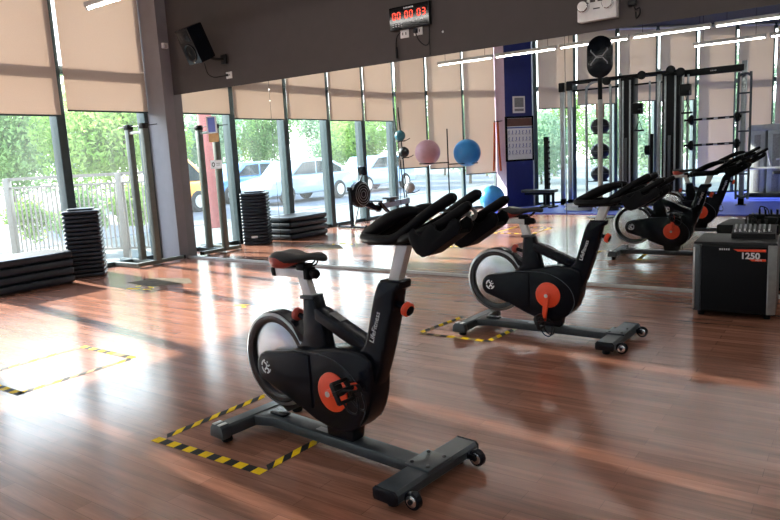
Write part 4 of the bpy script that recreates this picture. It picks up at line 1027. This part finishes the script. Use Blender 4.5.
# ------------------------------------------------------------------ pillar: notice, poster, bands
fa = math.atan2(-0.817, 0.576)
mid = Vector(((A[0] + B[0]) / 2, (A[1] + B[1]) / 2, 0)); nn = Vector((0.817, 0.576, 0))
c = mid + nn * 0.012
t = thing('framed_poster', 'black framed exercise chart on the navy pillar, in the mirror', 'poster', (c.x, c.y, 1.53), fa + PI)
bm = new()
W, Hh = 0.70, 0.98
for (x, z, w, h) in ((0, Hh / 2 - 0.02, W, 0.04), (0, -Hh / 2 + 0.02, W, 0.04), (-W / 2 + 0.02, 0, 0.04, Hh), (W / 2 - 0.02, 0, 0.04, Hh)): box(bm, (x, 0, z), (w, 0.045, h), bev=0.004)
obj('frame', bm, M['shroud'], t)
bm = new(); box(bm, (0, 0, 0), (W - 0.06, 0.016, Hh - 0.06)); sh = obj('sheet', bm, M['paper'], t)
E1 = -0.0095
for sgn in (1,):
    bm = new(); box(bm, (0, E1 * sgn, 0.36), (W - 0.08, 0.002, 0.17)); obj('heading_band', bm, M['poster_orange'], sh)
    bm = new(); box(bm, (0, E1 * sgn, 0.245), (W - 0.08, 0.002, 0.030))
    for r_ in range(4):
        for k in range(7):
            x = -0.26 + k * 0.087; z = 0.155 - r_ * 0.145
            random.seed(r_ * 17 + k)
            box(bm, (x, E1 * sgn, z + 0.020), (0.020, 0.002, 0.020)); box(bm, (x + random.uniform(-.01, .01), E1 * sgn, z - 0.012), (0.016, 0.002, 0.045), rot=rotm(0, random.uniform(-.6, .6), 0))
            box(bm, (x + 0.012, E1 * sgn, z - 0.042), (0.040, 0.002, 0.010))
    obj('chart_figures', bm, M['poster_blue'], sh)
    bm = new()
    for r_ in range(4):
        for k in range(7): box(bm, (-0.26 + k * 0.087, E1 * sgn, 0.094 - r_ * 0.145), (0.060, 0.002, 0.006))
    obj('caption_lines', bm, M['grey_mid'], sh)
t = thing('notice_frame', 'small white framed notice above the exercise chart, in the mirror', 'notice', (c.x + 0.0, c.y, 2.27), fa + PI)
bm = new(); box(bm, (0, 0, 0.0), (0.30, 0.02, 0.36), bev=0.003); obj('frame', bm, M['white_plastic'], t)
bm = new(); box(bm, (0, -0.0105, 0.045), (0.23, 0.002, 0.20)); obj('picture', bm, M['grey_mid'], t)
bm = new(); box(bm, (0, -0.0105, -0.115), (0.23, 0.002, 0.055)); obj('caption', bm, M['grey_mid'], t)
for k in range(2):
    t = thing('resistance_band', ['orange resistance band hanging by the lilac pillar, next to the blinds', 'orange resistance band hanging by the lilac pillar, next to the chart'][k], 'exercise band', (-6.74 + 0.07 * k, -1.37 + 0.0 * k, 0), 0, 'orange resistance bands')
    sg_ = -1 if k == 0 else 1
    bm = new(); tube(bm, [(0.0, 0, 1.92), (sg_ * 0.02, 0, 1.4), (sg_ * 0.05, 0, 0.85)], 0.01, sq=(0.034, 0.006))
    tube(bm, [(0.0, 0.014, 1.92), (sg_ * 0.02, 0.014, 1.4), (sg_ * 0.05, 0.014, 0.85)], 0.01, sq=(0.034, 0.006)); obj('band', bm, M['orange_band'], t)
    bm = new(); tube(bm, [(0, 0.02, 1.95), (0, 0.0, 1.93), (0.02, -0.04, 1.93), (0.12 - 0.05 * k, -0.09, 1.94)], 0.008, 8); obj('hook', bm, M['rig'], t)

# ------------------------------------------------------------------ training rig
t = thing('training_rig', 'black steel training rig with towers and an oval sign, in the mirror', 'training rig', (0, 0, 0.018), 0)
def post(x, y, z1, w=0.085, m='rig_grey', z0=0.0, name='upright'):
    bm = new(); box(bm, (x, y, (z0 + z1) / 2), (w, w, z1 - z0), bev=0.008); o = obj(name, bm, M[m], t)
    bm = new(); box(bm, (x, y, 0.006), (w + 0.09, w + 0.09, 0.012), bev=0.003)
    for k in range(4): box(bm, (x, y, 0.07 + 0.0), (w + 0.014, w + 0.014, 0.13), bev=0.006)
    obj('foot_sleeve', bm, M['rig'], o)
    return o
post(-5.49, -2.16, 2.62); post(-5.26, -2.00, 2.62)
for (x, y) in ((-5.49, -2.16), (-5.26, -2.00)):
    bm = new(); box(bm, (x, y, 2.56), (0.13, 0.13, 0.20), bev=0.02); obj('corner_bracket', bm, M['rig'], t)
post(-4.22, -2.1, 2.72, 0.06); post(-3.45, -2.1, 2.72, 0.07); post(-1.93, -2.1, 2.70, 0.085)
for (xc, w) in ((-4.05, 0.26), (-3.20, 0.34)):
    bm = new(); box(bm, (xc, -2.15, 1.31), (w, 0.36, 2.60), bev=0.015)
    tw = obj('tower', bm, M['rig'], t)
    bm = new(); box(bm, (xc - w * 0.30, -1.96, 1.30), (0.035, 0.03, 2.5), bev=0.005); box(bm, (xc + w * 0.25, -1.96, 1.30), (0.03, 0.03, 2.5), bev=0.005); obj('guide_rail', bm, M['rig_grey'], tw)
    bm = new(); box(bm, (xc - 0.02, -1.963, 0.9), (0.05, 0.02, 1.0), bev=0.003); obj('weight_cover', bm, M['frame_paint'], tw)
for (y, z, r) in ((-1.95, 2.63, 0.030), (-2.25, 2.63, 0.030), (-2.1, 2.46, 0.018)):
    bm = new(); cyl(bm, (-5.30, y, z), (-3.0, y, z), r, 14); obj('cross_bar', bm, M['rig'], t)
bm = new(); box(bm, (-2.46, -2.1, 2.575), (1.06, 0.09, 0.13), bev=0.01); bmx = obj('monkey_beam', bm, M['rig'], t)
bm = new()
for k in range(4): box(bm, (-2.50 + k * 0.028, -2.054, 2.575), (0.018, 0.002, 0.022))
obj('beam_logo', bm, M['grey_print'], bmx)
bm = new()
for (x, z) in ((-3.02, 2.60), (-3.20, 2.66), (-3.75, 2.62), (-4.45, 2.58)): lathe(bm, [(0.0001, -0.03), (0.075, -0.03), (0.085, -0.02), (0.07, 0.0), (0.085, 0.02), (0.075, 0.03), (0.0001, 0.03)], (x, -1.93, z), 'y', 24)
obj('pulley', bm, M['rig'], t)
# inverted U frame
bm = new(); tube(bm, catmull([(-4.90, -2.0, 0.02), (-4.90, -2.0, 1.2), (-4.90, -2.0, 2.35), (-4.86, -2.0, 2.52), (-4.74, -2.0, 2.59), (-4.55, -2.0, 2.59), (-4.43, -2.0, 2.52), (-4.39, -2.0, 2.35), (-4.39, -2.0, 1.2), (-4.39, -2.0, 0.02)], 6, False), 0.028, 12); obj('arch_frame', bm, M['rig_grey'], t)
# ball shelf pegs
for z in (1.50, 0.98, 0.50):
    bm = new(); cyl(bm, (-4.90, -2.0, z + 0.02), (-4.39, -2.0, z + 0.02), 0.010, 10)
    tube(bm, [(-4.66 + 0.15 * math.cos(2 * PI * k / 24), -2.16 + 0.15 * math.sin(2 * PI * k / 24), z + 0.03) for k in range(24)], 0.010, 8, closed=True); obj('ball_shelf', bm, M['rig'], t)
# storage bars with round ends
for z in (1.67, 1.18):
    bm = new(); cyl(bm, (-2.95, -2.0, z), (-1.95, -2.0, z + 0.01), 0.022, 14); sb = obj('storage_bar', bm, M['rig'], t)
    bm = new()
    for x in (-2.82, -2.02): lathe(bm, [(0.0001, -0.05), (0.06, -0.05), (0.10, -0.01), (0.10, 0.02), (0.06, 0.05), (0.0001, 0.05)], (x, -2.0, z), 'x', 24)
    obj('round_end', bm, M['rig'], sb)
    bm = new()
    for k in range(3): cyl(bm, (-2.62 + k * 0.2, -2.0, z + 0.004), (-2.55 + k * 0.2, -2.0, z + 0.005), 0.0235, 12)
    obj('white_sleeves', bm, M['grey_print'], sb)
# cable pulley heads with strap handles
for (x, z) in ((-3.82, 1.97), (-2.92, 2.25)):
    bm = new(); box(bm, (x, -1.92, z), (0.20, 0.16, 0.22), bev=0.02); cyl(bm, (x + 0.03, -1.83, z - 0.06), (x + 0.09, -1.83, z - 0.06), 0.05, 18); ph = obj('pulley_head', bm, M['rig'], t)
    bm = new(); tube(bm, [(x + 0.02, -1.83, z - 0.10), (x + 0.05, -1.83, z - 0.26), (x - 0.02, -1.83, z - 0.44), (x + 0.12, -1.83, z - 0.44), (x + 0.06, -1.83, z - 0.26)], 0.008, 8); cyl(bm, (x - 0.05, -1.83, z - 0.44), (x + 0.15, -1.83, z - 0.44), 0.018, 12); obj('strap_handle', bm, M['rig'], ph)
# pole beside tower and tall loop at the right upright
bm = new(); cyl(bm, (-2.90, -2.05, 0.0), (-2.90, -2.05, 2.55), 0.022, 12); cyl(bm, (-2.98, -1.98, 0.0), (-2.98, -1.98, 2.55), 0.022, 12); cyl(bm, (-3.62, -2.05, 0.0), (-3.62, -2.05, 2.5), 0.022, 12); obj('guide_pole', bm, M['rig_grey'], t)
bm = new(); tube(bm, catmull([(-2.01, -1.98, 0.30), (-2.01, -1.98, 2.30), (-1.99, -1.98, 2.42), (-1.90, -1.98, 2.46), (-1.82, -1.98, 2.42), (-1.80, -1.98, 2.30), (-1.80, -1.98, 0.30), (-1.82, -1.98, 0.20), (-1.90, -1.98, 0.15), (-1.99, -1.98, 0.20)], 6, True), 0.022, 10, closed=True)
for z in (0.6, 1.0, 1.4, 1.75, 2.1): cyl(bm, (-2.01, -1.98, z), (-1.80, -1.98, z), 0.016, 10)
obj('ladder_loop', bm, M['frame_paint'], t)
bm = new(); cyl(bm, (-3.55, -1.95, 0.0), (-3.55, -1.95, 1.45), 0.035, 14); lathe(bm, [(0.0001, -0.05), (0.10, -0.05), (0.10, 0.05), (0.0001, 0.05)], (-3.62, -1.95, 1.13), 'x', 24); obj('plate_holder', bm, M['rig'], t)
for (z, m, lab) in ((1.675, 'ball_black', 'black medicine ball, highest of three on the rig shelves, in the mirror'), (1.155, 'ball_black', 'black medicine ball on the middle rig shelf, in the mirror'), (0.675, 'ball_black', 'dark medicine ball on the lowest rig shelf, in the mirror')):
    t2 = thing('medicine_ball', lab, 'ball', (-4.66, -2.16, z + 0.018), 0, 'medicine balls on the rig')
    bm = new(); ball(bm, (0, 0, 0), 0.200, 36, (1, 1, 0.86)); b = obj('ball', bm, M[m], t2)
    bm = new(); tube(bm, [(0.201 * math.cos(2 * PI * k / 40), 0.201 * math.sin(2 * PI * k / 40), 0) for k in range(40)], 0.003, 6, closed=True); obj('seam', bm, M['grey_mid'], b)
t2 = thing('foam_roller', 'tan foam roller standing on the highest rig shelf ball, in the mirror', 'foam roller', (-4.66, -2.16, 1.868), 0)
bm = new(); lathe(bm, [(0.03, 0.0), (0.085, 0.0), (0.088, 0.01), (0.088, 0.29), (0.085, 0.30), (0.03, 0.30), (0.03, 0.0)], (0, 0, 0), 'z', 28); obj('roller_body', bm, pm('roller_tan', (0.42, 0.26, 0.18), 0.7, var=0.1, bump=0.1), t2)
# plate post and bench
t = thing('plate_post', 'black notched storage post left of the rig, in the mirror', 'storage post', (-5.80, -2.00, 0.018), 0)
bm = new(); box(bm, (0, 0, 0.77), (0.10, 0.10, 1.50), bev=0.006); obj('post', bm, M['rig'], t)
bm = new()
for k in range(11): box(bm, (0.06, 0.02, 0.25 + k * 0.115), (0.04, 0.05, 0.05), bev=0.006)
obj('notches', bm, M['rig'], t)
bm = new(); box(bm, (0, 0, 0.01), (0.26, 0.26, 0.02), bev=0.004); obj('base_plate', bm, M['rig'], t)
t = thing('flat_bench', 'low black flat bench in front of the navy pillar, in the mirror', 'bench', (-5.80, -1.55, 0.018), R(4))
bm = new(); prism(bm, rsquare(0.78, 0.28, 0.05), 0.33, 0.395, bev=0.015, axis='z'); obj('pad', bm, M['leather'], t)
bm = new(); box(bm, (0, 0, 0.30), (0.70, 0.06, 0.05), bev=0.006); obj('beam', bm, M['rig'], t)
for s in (0.12, 0.32):
    bm = new(); box(bm, (s, 0, 0.15), (0.05, 0.05, 0.30), bev=0.005); box(bm, (s, 0, 0.02), (0.06, 0.40, 0.04), bev=0.006); obj('leg', bm, M['rig'], t)
# battle rope
for (m, lab, cx_, cy_, r0, n_) in (('rope_white', 'coil of white and pale training rope on the blue mat, in the mirror', -4.72, -1.02, 0.20, 5), ('rope_black', 'coil of black training rope beside the white rope, in the mirror', -4.12, -1.00, 0.14, 4)):
    bm = new(); pts = []
    for k in range(n_ * 22):
        a = 2 * PI * k / 22; r = r0 + 0.035 * math.sin(k * 0.21); pts.append((cx_ + r * 1.25 * math.cos(a), cy_ + r * math.sin(a), 0.018 + 0.021 + 0.026 * (k / 22) * 0.75))
    pts += [(cx_ + r0 * 1.35, cy_ - 0.20, 0.05), (cx_ + r0 * 1.0, cy_ - 0.34, 0.039)]
    tube(bm, pts, 0.020, 8); tag(obj('training_rope', bm, M[m]), lab, 'rope')
# weight machine
t = thing('weight_machine', 'grey weight stack machine at the right edge of the mirror', 'gym machine', (-1.62, -4.2, 0.018), R(8))
for s, w in ((-0.26, 0.30), (0.10, 0.34)):
    bm = new(); box(bm, (s, 0, 0.72), (w, 0.40, 1.40), bev=0.03); sh = obj('shroud', bm, M['machine_grey'], t)
    bm = new(); box(bm, (s, 0.203, 0.72), (w * 0.4, 0.01, 1.2), bev=0.003); obj('inset_panel', bm, M['grey_mid'], sh)
bm = new(); prism(bm, [(-0.46, 1.40), (0.33, 1.40), (0.33, 1.47), (0.28, 1.53), (-0.41, 1.53), (-0.46, 1.47)], -0.23, 0.23, bev=0.02); obj('top_cap', bm, M['machine_grey'], t)
bm = new(); box(bm, (-0.05, 0.35, 0.62), (0.9, 0.06, 0.05), bev=0.01); cyl(bm, (-0.35, 0.35, 0.66), (-0.22, 0.40, 1.0), 0.02, 12); cyl(bm, (0.05, 0.35, 0.66), (-0.02, 0.40, 1.0), 0.02, 12); cyl(bm, (0.15, 0.38, 0.80), (0.9, 0.45, 0.86), 0.022, 12); obj('lever_arm', bm, M['silver'], t)
bm = new(); box(bm, (-0.05, 0.30, 0.05), (0.95, 0.10, 0.08), bev=0.01); box(bm, (-0.05, 0.0, 0.02), (0.95, 0.5, 0.04), bev=0.01); obj('base_frame', bm, M['rig'], t)
bm = new(); prism(bm, rsquare(0.40, 0.30, 0.06), 0.50, 0.57, bev=0.015, axis='z'); 
for v in bm.verts: v.co.x += 0.35; v.co.y += 0.55
box(bm, (0.35, 0.55, 0.25), (0.08, 0.08, 0.5), bev=0.01); obj('seat', bm, M['leather'], t)

# oval sign on its own floor stand
t = thing('sign_stand', 'tall pole stand with a black oval sign bearing a grey X, in the mirror', 'sign stand', (-3.915, 0.15, 0), 0)
bm = new(); lathe(bm, [(0.0001, 0.0), (0.24, 0.0), (0.24, 0.012), (0.05, 0.03), (0.0001, 0.03)], (0, 0, 0), 'z', 32); obj('base', bm, M['rig'], t)
bm = new(); cyl(bm, (0, 0, 0.02), (0, 0, 2.10), 0.045, 18); obj('lower_pole', bm, M['machine_grey'], t)
bm = new(); cyl(bm, (0, 0, 2.10), (0, 0, 2.60), 0.040, 18); obj('upper_pole', bm, M['rig'], t)
bm = new(); bx, bz = 0.0, 2.835; ol = []
for k in range(16): a = PI * k / 15; ol.append((bx + 0.225 * math.cos(a), bz + 0.135 + 0.225 * math.sin(a)))
for k in range(16): a = PI + PI * k / 15; ol.append((bx + 0.225 * math.cos(a), bz - 0.135 + 0.225 * math.sin(a)))
prism(bm, ol, -0.04, 0.05, bev=0.02); sg = obj('sign_board', bm, M['shroud'], t)
def bar2(bm, a, b, w, y):
    dx, dz = b[0] - a[0], b[1] - a[1]; l = math.hypot(dx, dz); nx, nz_ = -dz / l * w, dx / l * w
    quad(bm, *[(px_, y, pz_) for (px_, pz_) in ((a[0] - nx, a[1] - nz_), (b[0] - nx, b[1] - nz_), (b[0] + nx, b[1] + nz_), (a[0] + nx, a[1] + nz_))])
bm = new(); Y_ = 0.0505
for z in (0.012, -0.012): bar2(bm, (bx - 0.065, bz + z), (bx + 0.065, bz + z), 0.006, Y_)
for (sx_, sz_) in ((1, 1), (1, -1), (-1, 1), (-1, -1)): bar2(bm, (bx + sx_ * 0.060, bz + sz_ * 0.012), (bx + sx_ * 0.145, bz + sz_ * 0.105), 0.008, Y_); bar2(bm, (bx + sx_ * 0.145, bz + sz_ * 0.100), (bx + sx_ * 0.145, bz + sz_ * 0.135), 0.008, Y_)
e = obj('sign_emblem', bm, M['grey_print'], sg); e['label'] = 'grey X-shaped emblem'
# ------------------------------------------------------------------ outdoors
bm = new(); box(bm, (-20, -10, -0.16), (90, 90, 0.06)); struct('ground', bm, M['ground'])
bm = new(); box(bm, (-16.5, -6, -0.128), (6.5, 60, 0.02)); struct('road', bm, M['asphalt'])
# cream picket fence outside the left window
f0 = Vector((-11.55, 5.42, 0)); f1 = Vector((-9.05, 6.87, 0)); fd = (f1 - f0).normalized(); fl = (f1 - f0).length; fr = Matrix.Rotation(math.atan2(fd.y, fd.x), 4, 'Z')
t = thing('picket_fence', 'cream painted metal picket fence outside the left window', 'fence', (0, 0, -0.13), 0)
bm = new()
for z in (1.385, 1.24, 0.17):
    c = (f0 + f1) / 2; box(bm, (c.x, c.y, z), (fl, 0.045, 0.05 if z > 1.3 else 0.035), rot=fr)
obj('rails', bm, M['fence_white'], t)
bm = new(); n = int(fl / 0.078)
for k in range(n):
    p = f0 + fd * (fl * (k + 0.5) / n); box(bm, (p.x, p.y, 0.70), (0.020, 0.020, 1.07), rot=fr)
obj('pickets', bm, M['fence_white'], t)
for k in range(4):
    p = f0 + fd * (fl * k / 3); bm = new(); box(bm, (p.x, p.y, 0.70), (0.10, 0.10, 1.40), bev=0.008, rot=fr); obj('post', bm, M['fence_white'], t)
g0 = f0; g1 = Vector((-14.8, 7.4, 0)); gd = (g1 - g0).normalized(); gl = (g1 - g0).length; gr_ = Matrix.Rotation(math.atan2(gd.y, gd.x), 4, 'Z')

def tree(name, lab, loc, h, r, mats, seed, n=2600, trunk=0.35, flat=1.0, leaf=0.16):
    rnd = random.Random(seed)
    t = thing(name, lab, 'tree' if 'tree' in name else 'bush', (*loc, -0.13), rnd.uniform(0, 6), 'greenery outside the windows')
    bm = new(); pts = [(0, 0, 0), (0.05 * h * rnd.uniform(-1, 1), 0.05 * h * rnd.uniform(-1, 1), h * 0.5), (0, 0, h * 0.85)]
    tube(bm, catmull(pts, 4, False), [0.05 * h * trunk * (1 - 0.08 * i) for i in range(9)], 8)
    for k in range(5):
        a = rnd.uniform(0, 6.28); z0 = h * rnd.uniform(0.35, 0.6)
        tube(bm, [(0, 0, z0), (0.35 * r * math.cos(a), 0.35 * r * math.sin(a), z0 + 0.12 * h), (0.7 * r * math.cos(a), 0.7 * r * math.sin(a), z0 + 0.3 * h)], [0.02 * h * trunk, 0.014 * h * trunk, 0.006 * h * trunk], 6)
    obj('trunk', bm, M['bark'], t)
    bm = new(); blobs = []
    for k in range(11):
        a = rnd.uniform(0, 6.28); rr = r * rnd.uniform(0.1, 0.7)
        blobs.append((rr * math.cos(a), rr * math.sin(a), h * rnd.uniform(0.34, 0.88), r * rnd.uniform(0.32, 0.52)))
    for i in range(n):
        bx_, by_, bz_, br = rnd.choice(blobs)
        v = Vector((rnd.gauss(0, 1), rnd.gauss(0, 1), rnd.gauss(0, 1))).normalized() * br * (rnd.random() ** 0.35)
        p = Vector((bx_ + v.x, by_ + v.y, max(0.05, bz_ + v.z * flat)))
        u = Vector((rnd.gauss(0, 1), rnd.gauss(0, 1), rnd.gauss(0, 1))).normalized(); w = u.orthogonal().normalized()
        s = leaf * rnd.uniform(0.6, 1.3)
        quad(bm, p - u * s, p + w * s * 0.45, p + u * s, p - w * s * 0.45)
    obj('foliage', bm, M[mats], t)
    return t
protos = [tree('leafy_tree', 'bright yellow green tree outside the left window, behind the fence', (-16.5, 10.9), 4.6, 2.2, 'leaf_a', 1, 9000, leaf=0.085),
          tree('leafy_tree', 'mid green tree outside the left window, left of the mullion', (-20.5, 9.9), 4.4, 2.3, 'leaf_b', 2, 9000, leaf=0.09),
          tree('leafy_tree', 'grey green tree seen in the mirror through the far windows', (-4.5, -13.5), 4.0, 2.5, 'leaf_c', 3, 7500, leaf=0.10)]
P2_ = [((-27.5, 20.5), 0, 'bright green tree far outside, behind the steel stand'), ((-22.5, 15.8), 1, 'green tree standing behind the fence trees outside'),
       ((-25.5, 5.8), 0, 'tree outside at the left picture edge'), ((-27.0, 14.8), 2, 'grey green tree farthest behind the fence')]
for i, (xy, k, lab) in enumerate(P2_): dup(protos[k], (*xy, -0.13), i * 1.3, lab)
P3_ = [(-27, -14, 1), (-26, -9.5, 2), (-25, -5, 0), (-24, -19, 1), (-22, -25, 0), (-27.5, -21, 2), (-17.5, -22, 1), (-12.5, -19.5, 0), (-14.5, -14.5, 2), (-26, -1, 1), (-21.0, -15.2, 0)]
for i, (x, y, k) in enumerate(P3_): dup(protos[k], (x, y, -0.13), i * 0.9 + 0.4, 'green tree across the road, seen in the mirror beyond the left windows', 'trees across the road in the mirror')
P5_ = [(-32, -6, 2), (-33, -11.8, 1), (-33, -17.5, 0), (-31.5, -25, 2), (-27.5, -28.5, 1), (-20.5, -28.5, 0), (-33, 0, 1), (-30, 5.5, 2)]
for i, (x, y, k) in enumerate(P5_):
    o = dup(protos[k], (x, y, -0.13), i * 1.1 + 0.2, 'tall green tree in the rear row beyond the road, seen in the mirror', 'rear row of trees in the mirror'); o.scale = (1.15, 1.15, 1.3)
P4_ = [(-9.5, -9.0, 2), (-7.0, -11.0, 1), (-2.0, -15.0, 2), (-10.5, -13.0, 2), (-1.0, -18.5, 1), (-8.2, -18.0, 0), (-5.6, -8.2, 2)]
for i, (x, y, k) in enumerate(P4_):
    o = dup(protos[k], (x, y, -0.13), i * 1.7, 'green tree in the mirror outside the windows behind the rig', 'trees behind the rig windows'); o.scale = (0.62, 0.62, 0.62)
bush_at = ((-12.75, 6.25, 'low bush behind the left end of the picket fence'), (-11.75, 6.70, 'low bush behind the fence, second from its left end'),
           (-10.95, 7.45, 'low bush behind the middle of the picket fence'), (-10.05, 7.95, 'low bush behind the right end of the picket fence'), (-12.2, 8.3, 'low bush farther back behind the picket fence'))
for i, (x, y, lab) in enumerate(bush_at):
    tree('round_bush', lab, (x, y), 1.05 + 0.1 * (i % 3), 0.52, 'leaf_b' if i % 2 else 'leaf_a', 20 + i, 1300, 0.2, 0.8, 0.06)

def car(lab, loc, rz, mat, name='parked_car', L=4.3, Hc=1.48):
    t = thing(name, lab, 'car', (*loc, -0.115), rz)
    s = L / 4.3
    body = [(-2.12, 0.30), (2.10, 0.30), (2.15, 0.55), (2.05, 0.78), (1.15, 0.92), (-1.95, 0.96), (-2.15, 0.80), (-2.16, 0.45)]
    bm = new(); prism(bm, [(x * s, z) for (x, z) in body], -0.86, 0.86, bev=0.07, seg=3); obj('body', bm, M[mat], t)
    cab = [(1.10, 0.90), (0.45, Hc - 0.04), (-0.95, Hc), (-1.70, 1.20), (-1.95, 0.93)]
    bm = new(); prism(bm, [(x * s, z) for (x, z) in cab], -0.74, 0.74, bev=0.08, seg=3); cb_ = obj('cabin', bm, M[mat], t)
    for sd_ in (-1, 1):
        bm = new(); prism(bm, [(x * s, z) for (x, z) in ((0.90, 0.97), (0.42, Hc - 0.13), (-0.20, Hc - 0.10), (-0.20, 0.97))], sd_ * 0.742, sd_ * 0.752); prism(bm, [(x * s, z) for (x, z) in ((-0.28, 0.97), (-0.28, Hc - 0.10), (-0.92, Hc - 0.11), (-1.60, 1.10), (-1.62, 0.97))], sd_ * 0.742, sd_ * 0.752); obj('side_window', bm, M['car_glass'], cb_)
    for x in (-1.33, 1.35):
        for sd_ in (-1, 1):
            bm = new(); lathe(bm, [(0.0001, -0.10), (0.30, -0.10), (0.33, -0.06), (0.33, 0.06), (0.30, 0.10), (0.0001, 0.10)], (x * s, sd_ * 0.80, 0.33), 'y', 28); wh = obj('wheel', bm, M['tyre'], t)
            bm = new(); cyl(bm, (x * s, sd_ * 0.89, 0.33), (x * s, sd_ * 0.91, 0.33), 0.20, 20); obj('hubcap', bm, M['silver'], wh)
    return t
car('blue car parked outside, seen in the mirror behind the flat step stack', (-19.5, -5.5), R(90), 'car_blue')
car('pale blue car parked outside, seen in the mirror left of the rowing machine', (-17.0, -10.4), R(90), 'car_silver')
car('pale grey car parked outside, seen in the mirror beyond the rowing machine', (-16.4, -5.2), R(90), 'car_white')
car('orange pickup outside, seen in the mirror beside the steel stand', (-17.8, 0.2), R(88), 'truck_orange', 'parked_pickup', 5.0, 1.9)
bm = new(); cyl(bm, (-12.35, 2.0, -0.13), (-12.35, 2.0, 3.6), 0.16, 16)
tag(obj('outdoor_post', bm, M['red_post']), 'dull red post outside, seen in the mirror left of the steel stand', 'post')
# ------------------------------------------------------------------ light
w = bpy.data.worlds.new('sky'); scene.world = w; w.use_nodes = True
n = w.node_tree; n.nodes.clear()
out = n.nodes.new('ShaderNodeOutputWorld'); bg = n.nodes.new('ShaderNodeBackground')
tc = n.nodes.new('ShaderNodeTexCoord'); sp = n.nodes.new('ShaderNodeSeparateXYZ'); cr = n.nodes.new('ShaderNodeValToRGB')
cr.color_ramp.elements[0].position = 0.0; cr.color_ramp.elements[0].color = (1.0, 1.0, 1.0, 1)
cr.color_ramp.elements[1].position = 0.9; cr.color_ramp.elements[1].color = (0.42, 0.60, 0.92, 1)
e_ = cr.color_ramp.elements.new(0.25); e_.color = (0.82, 0.91, 1.0, 1)
n.links.new(tc.outputs['Generated'], sp.inputs[0]); n.links.new(sp.outputs['Z'], cr.inputs['Fac'])
bg.inputs['Strength'].default_value = SKY_S
n.links.new(cr.outputs['Color'], bg.inputs['Color']); n.links.new(bg.outputs[0], out.inputs['Surface'])
sd = bpy.data.lights.new('sun', 'SUN'); sd.energy = SUN_S; sd.angle = R(0.9); sd.color = (1.0, 0.93, 0.84)
so = bpy.data.objects.new('sun', sd); C.objects.link(so)
dirv = Vector((math.cos(R(SUN_EL)) * math.cos(R(-6.5)), math.cos(R(SUN_EL)) * math.sin(R(-6.5)), -math.sin(R(SUN_EL))))
so.rotation_euler = dirv.to_track_quat('-Z', 'Y').to_euler(); so.location = (-30, 4, 15)

# ------------------------------------------------------------------ camera
cd = bpy.data.cameras.new('camera'); cd.sensor_width = 36; cd.sensor_fit = 'HORIZONTAL'; cd.lens = 36 * 668.07 / 780; cd.clip_start = 0.05; cd.clip_end = 300
co = bpy.data.objects.new('camera', cd); C.objects.link(co)
yaw, pitch, roll = R(-35.586), R(8.8977), R(3.0551)
f = Vector((math.sin(yaw) * math.cos(pitch), math.cos(yaw) * math.cos(pitch), -math.sin(pitch)))
r_ = Vector((math.cos(yaw), -math.sin(yaw), 0)); d_ = f.cross(r_)
r2 = r_ * math.cos(roll) + d_ * math.sin(roll); d2 = d_ * math.cos(roll) - r_ * math.sin(roll)
Mx = Matrix((r2, -d2, -f)).transposed().to_4x4(); Mx.translation = (0, 0, 1.32)
co.matrix_world = Mx
scene.camera = co
scene.view_settings.view_transform = 'Standard'; scene.view_settings.look = 'None'; scene.view_settings.gamma = 1.0
scene.view_settings.use_curve_mapping = False
scene.view_settings.exposure = EXPOSURE
scene.cycles.max_bounces = 12; scene.cycles.diffuse_bounces = 6; scene.cycles.glossy_bounces = 6; scene.cycles.transparent_max_bounces = 24; scene.cycles.transmission_bounces = 8
scene.cycles.sample_clamp_indirect = 8.0; scene.cycles.caustics_reflective = True
scene.cycles.use_denoising = True
